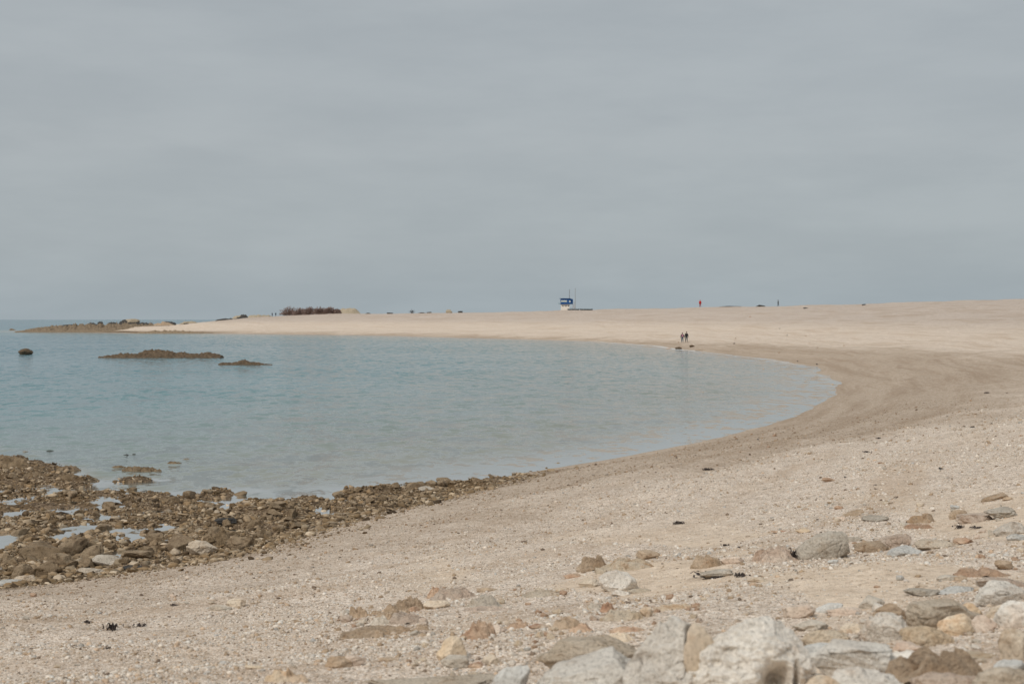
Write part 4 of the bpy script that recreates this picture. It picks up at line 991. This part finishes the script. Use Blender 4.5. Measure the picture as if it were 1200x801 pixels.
def boat(px, wpx, hpx, mast, label, name, ds=4.0):
    x, y, z, _ = crest(px, ds * -1); sc = y / F
    z = EYE + (374.3 - 363.6) * sc - .1
    o = empty(name, (x, y, z)); tag(o, label, 'boat', 'boats beached beside the blue hut'); L_ = wpx * sc; H_ = hpx * sc + .1
    def hull(bm):
        n = 14; rings = []
        for i in range(n + 1):
            t = i / n; wdt = (.75 * math.sin(math.pi * min(1, t * .9 + .1)) ** .6 + .02); sh = H_ * (1 + .25 * abs(t - .5))
            ring = []
            for j in range(9):
                a = math.pi * j / 8
                ring.append(bm.verts.new(((t - .5) * L_, -wdt * math.cos(a), sh - sh * .95 * math.sin(a) ** .7 * (1 if 0 < i < n else .7))))
            rings.append(ring)
        for i in range(n):
            for j in range(8): bm.faces.new((rings[i][j], rings[i][j + 1], rings[i + 1][j + 1], rings[i + 1][j]))
            bm.faces.new((rings[i][8], rings[i][0], rings[i + 1][0], rings[i + 1][8]))
        bm.faces.new(rings[0][::-1]); bm.faces.new(rings[-1])
        bmesh.ops.recalc_face_normals(bm, faces=bm.faces)
    part('hull', hull, HULL, o)
    part('gunwale', lambda bm: (box(bm, (0, -.7, H_ * 1.02), (L_ * .8, .05, .05)), box(bm, (0, .7, H_ * 1.02), (L_ * .8, .05, .05))), MASTM, o)
    if mast:
        part('mast', lambda bm: tube(bm, (mast, 0, H_ * .6), (mast, 0, 26.5 * sc), .14, .10), MASTM, o)
        part('boom', lambda bm: tube(bm, (mast, 0, H_ + .35), (mast - 2.0, 0, H_ + .25), .05), MASTM, o)
    return o
boat(672, 14, 1.7, .55, 'dark beached dinghy with a tall pale mast right of the blue hut', 'sailing_dinghy')
boat(687, 15, 1.7, 0, 'dark mastless dinghy, right one of the two beached boats', 'dinghy')

# low dark mounds peeping over the crest
def mound(px, wpx, hpx, mat, label, name='rock_mound', cat='mound', back=8, k_='jag', dp=.6):
    x, y, z, d0 = crest(px, back); sc = y / F
    ztop = EYE + (z_sky(px) + hpx) * sc
    V, Fc = rock_shape(int(px), k_, 4); H = ztop - z + .05
    V = V * np.array([wpx * sc, wpx * sc * dp, max(H, .3)]); o = link(name, mesh_np(name, V, Fc, PAL[mat]), loc=(x, y, z - .05)); tag(o, label, cat)
def z_sky(px):
    t = np.arange(90, 640, 1.0); X = (px - 600) / F * t
    return float(np.max((height(X, t) - EYE) / t)) * F
for a in [(855, 32, 1.0, 'dark', 'long thin dark rock mound on the crest left of the lone walker'), (891, 13, 2.0, 'dark', 'dark rounded rock mound nearest the lone walker on the crest'),
          (494, 10, .9, 'dark', 'very low dark mound right of the wind-blown bush'), (503, 6, 1.4, 'dark', 'small dark hump between bush and sandy cone'),
          (526, 8, 4.2, 'straw', 'sandy coloured cone shaped rock on the crest'), (539.5, 6, 2.0, 'dark', 'dark low rock right of the sandy cone'),
          (431, 8, 1.2, 'dark', 'low dark rock right of the straw coloured dune'), (457, 8, 1.4, 'dark', 'low dark rock halfway between dune and wind-blown bush')]:
    x, w, h, m_, lb = a; mound(x, w, h, m_, lb, k_='round' if h > 3 else 'jag')

# ------------------------------------------------------------------ shrubs and the dune knoll
twm = flat_mat('bare_red_brown_twigs', (.25, .175, .148), .9, .35, 12)
stm = flat_mat('shrub_bark', (.07, .05, .042), .9, .2, 8)
dkm = flat_mat('dark_grey_foliage', (.055, .06, .06), .9, .3, 8)
def shrub(px, wpx, hpx, label, group, twig=twm, n=900, seed=1, back=1, name='shrub', open_=False):
    x, y, z, _ = crest(px, back); sc = y / F; W, H = wpx * sc, hpx * sc + .1
    o = empty(name, (x, y, z - .1)); tag(o, label, 'bush', group); rr = np.random.default_rng(seed)
    def stems(bm):
        for i in range(9):
            a = rr.uniform(0, 6.28); q = rr.uniform(.1, .38)
            tube(bm, (math.cos(a) * .1, math.sin(a) * .1, 0), (math.cos(a) * W * q, math.sin(a) * W * q, H * rr.uniform(.5, .85)), .05, .015, 6)
    part('stems', stems, stm, o)
    V, Fs = [], []
    k = 0
    while k < n:
        p = rr.uniform(-1, 1, 3); p[2] = abs(p[2])
        q = np.linalg.norm(p)
        if q > 1 or (q < .45 and rr.random() < .7): continue
        lump = .78 + .32 * float(fbm(np.array([p[0] * 2.2 + seed]), np.array([p[1] * 2.2]), np.array([p[2] * 2.2]), octv=2)[0])
        c_ = p * np.array([W * .52, W * .4, H]) * lump
        if open_ and rr.random() < .35 + .4 * (p[2] < .3): k += 1; continue
        dr = p + rr.normal(0, .45, 3); dr[2] = abs(dr[2]) + .3; dr /= np.linalg.norm(dr)
        l = H * rr.uniform(.10, .22); sd_ = np.cross(dr, rr.normal(size=3)); sd_ /= np.linalg.norm(sd_) + 1e-6; wd = .045 * H * rr.uniform(.5, 1.2)
        b0 = len(V); V += [c_ - sd_ * wd, c_ + sd_ * wd, c_ + dr * l + sd_ * wd * .4, c_ + dr * l - sd_ * wd * .4]; Fs.append((b0, b0 + 1, b0 + 2, b0 + 3)); k += 1
    V = np.array(V); V[:, 2] = np.maximum(V[:, 2], 0.02)
    link('twigs', mesh_np('twigs', V, np.array(Fs), twig, False), o)
for i, (x, w, h) in enumerate([(339, 22, 9.4), (352, 20, 9), (364, 21, 10.4), (376, 20, 9.6), (386, 17, 9.4), (394, 15, 7)]):
    lb = ['leftmost and widest of the red-brown bare bushes', 'second bare bush from the left in the red-brown row', 'tallest bare bush in the middle of the red-brown row', 'bare bush right of the tallest one in the row', 'bushy bare shrub near the straw coloured dune', 'lowest bare bush touching the straw coloured dune'][i]
    shrub(x, w, h, lb, 'red-brown bare bushes on the far beach', seed=40 + i, back=1 + (i % 2) * 2)
shrub(482.5, 8, 5, 'small dark wind-blown bush alone on the crest', None, dkm, n=260, seed=77, open_=True)
def dune(px, wpx, hpx, label, back=6):
    x, y, z, _ = crest(px, back); sc = y / F
    nx, ny = 70, 30; U, Vv = np.meshgrid(np.linspace(-1, 1, nx), np.linspace(-1, 1, ny))
    W = wpx * sc; rr_ = np.sqrt(U ** 2 + Vv ** 2); env = smooth(1, .35, rr_)
    Z = env * (hpx * sc + .6) * (1 + .22 * fbm(U * 3, Vv * 3, octv=3, seed=5)) - .6
    me = mesh_np('dune', np.stack([(U * W / 2).ravel(), (Vv * W * .25).ravel(), Z.ravel()], 1), grid_faces(ny, nx)[:, ::-1], PAL['straw'])
    tag(link('dune', me, loc=(x, y, z)), label, 'dune')
dune(408, 40, 5.4, 'straw coloured grassy knoll right of the red-brown bushes')

# ------------------------------------------------------------------ people
SKIN = flat_mat('skin', (.42, .26, .19), .6, .05)
def skin_mesh(name, pts, edges, mat, parent, sub=1):
    me = bpy.data.meshes.new(name + '_cage'); me.from_pydata([p[0] for p in pts], edges, [])
    o = bpy.data.objects.new(name + '_cage', me); C.objects.link(o)
    md = o.modifiers.new('s', 'SKIN'); md.use_smooth_shade = True
    for i, p_ in enumerate(pts):
        sv = me.skin_vertices[0].data[i]; rd = p_[1]; sv.radius = rd if isinstance(rd, tuple) else (rd, rd)
        sv.use_root = (i == 0)
    m2 = o.modifiers.new('u', 'SUBSURF'); m2.levels = m2.render_levels = sub
    bpy.context.view_layer.update()
    dg = bpy.context.evaluated_depsgraph_get()
    nm = bpy.data.meshes.new_from_object(o.evaluated_get(dg)); nm.name = name
    bpy.data.objects.remove(o); bpy.data.meshes.remove(me)
    nm.materials.clear(); nm.materials.append(mat)
    return link(name, nm, parent)

def person(px, py, hpx, label, jacket, trousers, hair, facing=0.0, stride=.16, group=None, arm=0.0, bag=None, at=None, big=1.0, shoe=(.04, .035, .03)):
    if at: x, y, z = at
    else: x, y, z = spot(px, py)
    sc = y / F; k = hpx * sc / 1.75
    o = empty('person', (x, y, z - .01), facing); o.scale = (k, k, k); tag(o, label, 'person', group)
    s = stride
    j = {  # joints: facing -Y is towards the viewer
        'pel': ((0, 0, .95), (.145, .11)), 'bel': ((0, 0, 1.12), (.13, .10)), 'che': ((0, 0, 1.32), (.155, .115)), 'nec': ((0, 0, 1.48), (.06, .06)), 'nk2': ((0, -.01, 1.54), (.055, .06)), 'hd0': ((0, -.01, 1.61), (.085, .095)), 'hd1': ((0, -.01, 1.69), (.078, .09)),
    }
    pts = list(j.values()); names = list(j.keys()); ed = [(0, 1), (1, 2), (2, 3), (3, 4), (4, 5), (5, 6)]
    def add(nm, co, rd, to):
        pts.append((co, rd)); names.append(nm); ed.append((names.index(to), len(pts) - 1))
    for sg, st in ((-1, s), (1, -s)):
        q = 'l' if sg < 0 else 'r'
        add('hip' + q, (sg * .095, 0, .90), .085, 'pel'); add('kne' + q, (sg * .105, st * .55 - .03, .49), .055, 'hip' + q); add('ank' + q, (sg * .11, st + (.06 if st > 0 else 0), .09), .038, 'kne' + q)
        add('toe' + q, (sg * .125, st - .14 + (.06 if st > 0 else 0), .035), .035, 'ank' + q)
        add('sho' + q, (sg * .185, 0, 1.42), .062, 'che'); a_ = -st * .7
        add('elb' + q, (sg * (.25 + arm * .05), a_ * .4 + .03, 1.14), .045, 'sho' + q); add('wri' + q, (sg * (.26 + arm * .12), a_ - .05, .90), .03, 'elb' + q)
        add('pal' + q, (sg * (.262 + arm * .14), a_ - .07, .83), (.038, .02), 'wri' + q)
        for fi, (fx, fl) in enumerate(((-.028, .07), (-.01, .08), (.01, .075), (.028, .06))):
            add('f%d%s' % (fi, q), (sg * (.262 + arm * .15), a_ - .075 + fx, .80 - fl), .009, 'pal' + q)
        add('th' + q, (sg * (.24 + arm * .14), a_ - .11, .80), .010, 'wri' + q)
    skin_mesh('body', pts, ed, SKIN, o)
    g = lambda nm: pts[names.index(nm)][0]
    # jacket
    jp = [((0, 0, 1.0), (.185, .145)), ((0, 0, 1.14), (.17, .135)), ((0, 0, 1.33), (.19, .15)), ((0, 0, 1.46), (.12, .10)), ((0, 0, .86), (.19, .15))]; je = [(0, 1), (1, 2), (2, 3), (0, 4)]
    for q in 'lr':
        b0 = len(jp); jp += [(g('sho' + q), .085), (g('elb' + q), .068), (tuple(Vector(g('elb' + q)).lerp(Vector(g('wri' + q)), .9)), .052)]; je += [(2, b0), (b0, b0 + 1), (b0 + 1, b0 + 2)]
    skin_mesh('jacket', jp, je, jacket, o)
    tp = [((0, 0, .98), (.155, .12))]; te = []
    for q in 'lr':
        b0 = len(tp); tp += [(g('hip' + q), .105), (g('kne' + q), .075), (tuple(Vector(g('kne' + q)).lerp(Vector(g('ank' + q)), .9)), .06)]; te += [(0, b0), (b0, b0 + 1), (b0 + 1, b0 + 2)]
    skin_mesh('trousers', tp, te, trousers, o)
    SH = flat_mat('shoe_leather', shoe, .6, .1)
    for q in 'lr':
        a_, t_ = Vector(g('ank' + q)), Vector(g('toe' + q))
        skin_mesh('shoe', [((a_.x, a_.y + .02, .05), .052), ((t_.x, t_.y, .04), (.045, .035))], [(0, 1)], SH, o)
    def hr(bm):
        r_ = bmesh.ops.create_uvsphere(bm, u_segments=16, v_segments=10, radius=1)
        for v in r_['verts']:
            c_ = v.co; v.co = Vector((c_.x * .098, c_.y * .115 + .02, c_.z * .11 + 1.685))
            if v.co.y < -.05 and v.co.z < 1.70: v.co.y = -.05
    part('hair', hr, hair, o)
    if bag:
        part('backpack', lambda bm: box(bm, (0, bag[1], 1.24), (.26, .14, .36), .05), bag[0], o)
    return o
def cl(n_, c): return flat_mat(n_, c, .85, .12, 20)
HAIRD = cl('dark_hair', (.02, .015, .012)); BLK = cl('black_cloth', (.010, .010, .012)); NAVY = cl('navy_cloth', (.012, .02, .04)); DENIM = cl('blue_denim', (.03, .10, .16)); DTEAL = cl('dark_teal_denim', (.03, .06, .08))
person(799.6, 401.5, 11.8, 'walker in a dark jacket with pink pack and blue jeans, left one of the couple', cl('plum_cloth', (.035, .02, .028)), DENIM, HAIRD, facing=math.pi, group=None, arm=.8, bag=(cl('pink_cloth', (.55, .25, .36)), .17), shoe=(.2, .24, .28))
person(804.4, 401.0, 12.3, 'taller walker dressed in black with dark jeans, right one of the couple', BLK, DTEAL, HAIRD, facing=math.pi + .1, stride=.12, arm=.5, shoe=(.09, .05, .04))
def on_crest(px, back=1):
    x, y, z, _ = crest(px, back); return (x, y, z)
person(820.4, 0, 8.8, 'person in a long red coat standing on the beach crest', cl('red_cloth', (.55, .02, .015)), cl('red_trousers', (.30, .02, .02)), cl('red_hood', (.5, .02, .015)), facing=.2, stride=.04, at=on_crest(820.4))
person(911.8, 0, 7.6, 'lone person in dark grey-green clothes on the crest at right', cl('grey_green_cloth', (.03, .045, .045)), DTEAL, HAIRD, facing=1.2, stride=.12, at=on_crest(911.8))
person(319.0, 0, 4.6, 'tiny far walker in dark blue, left one of two by the bushes', NAVY, NAVY, HAIRD, facing=2.6, stride=.05, at=on_crest(319))
person(323.2, 0, 4.6, 'tiny far walker in dark blue, right one of two nearest the bushes', cl('dark_blue_cloth', (.02, .04, .075)), NAVY, HAIRD, facing=2.9, stride=.12, at=on_crest(323.2))

# ------------------------------------------------------------------ light
SUN_EL, SUN_AZ = R(46), R(-142)      # azimuth measured from +Y (the view) towards +X
sd = bpy.data.lights.new('sun', 'SUN'); sd.energy = 1.65; sd.angle = R(14); sd.color = (1, .95, .87)
sun = bpy.data.objects.new('sun', sd); C.objects.link(sun)
dirv = Vector((math.sin(SUN_AZ) * math.cos(SUN_EL), math.cos(SUN_AZ) * math.cos(SUN_EL), math.sin(SUN_EL)))
sun.rotation_euler = dirv.to_track_quat('Z', 'Y').to_euler(); sun.location = (0, 0, 60)
w_ = bpy.data.worlds.new('World'); scene.world = w_; w_.use_nodes = True
nt = w_.node_tree; nt.nodes.clear(); N = NT(nt)
sky = N.n('ShaderNodeTexSky'); sky.sky_type = 'NISHITA'; sky.sun_disc = False; sky.sun_elevation = SUN_EL; sky.sun_rotation = SUN_AZ
sky.air_density = 1.0; sky.dust_density = 3.0
tc = N.n('ShaderNodeTexCoord'); sp = N.n('ShaderNodeSeparateXYZ'); N.l(tc.outputs['Generated'], sp.inputs[0])
mp = N.n('ShaderNodeMapping'); mp.inputs['Scale'].default_value = (2.0, 2.0, 10); mp.inputs['Rotation'].default_value = (R(2), R(-2), 0); N.l(tc.outputs['Generated'], mp.inputs['Vector'])
cn = N.noise(mp.outputs[0], 2.6, 7, .56); cn2 = N.noise(tc.outputs['Generated'], 3.0, 3, .5)
mp2 = N.n('ShaderNodeMapping'); mp2.inputs['Scale'].default_value = (1, 1, 3.5); N.l(tc.outputs['Generated'], mp2.inputs['Vector'])
# overcast layer: slightly blue at the horizon, greyer above, brighter overhead
grad = N.ramp(N.math('ABSOLUTE', sp.outputs[2]), [(0.0, (2.84, 3.28, 3.53)), (.05, (3.00, 3.34, 3.53)), (.12, (3.12, 3.37, 3.50)), (.22, (3.10, 3.35, 3.47)), (.45, (3.5, 3.7, 3.75)), (1.0, (4.7, 4.8, 4.8))])
tex = N.mix(N.mrange(cn, .36, .66), (.966, .968, .972), (1.03, 1.028, 1.026))
tex = N.mix(N.mrange(N.noise(mp2.outputs[0], 9, 5, .6), .35, .65, 0, 1.0), N.mix(1.0, tex, (.978, .98, .982), 'MULTIPLY'), N.mix(1.0, tex, (1.02, 1.018, 1.016), 'MULTIPLY'))
ov = N.mix(1.0, grad, tex, 'MULTIPLY')
skc = N.mix(.92, sky.outputs[0], ov)
bg = N.n('ShaderNodeBackground'); bg.inputs["Strength"].default_value = .120; N.l(skc, bg.inputs['Color'])
wo = N.n('ShaderNodeOutputWorld'); N.l(bg.outputs[0], wo.inputs['Surface'])

vs = scene.view_settings
vs.view_transform = 'Standard'; vs.look = 'None'; vs.exposure = 0.12; vs.gamma = 1; vs.use_curve_mapping = False
scene.cycles.max_bounces = 6; scene.cycles.transparent_max_bounces = 8
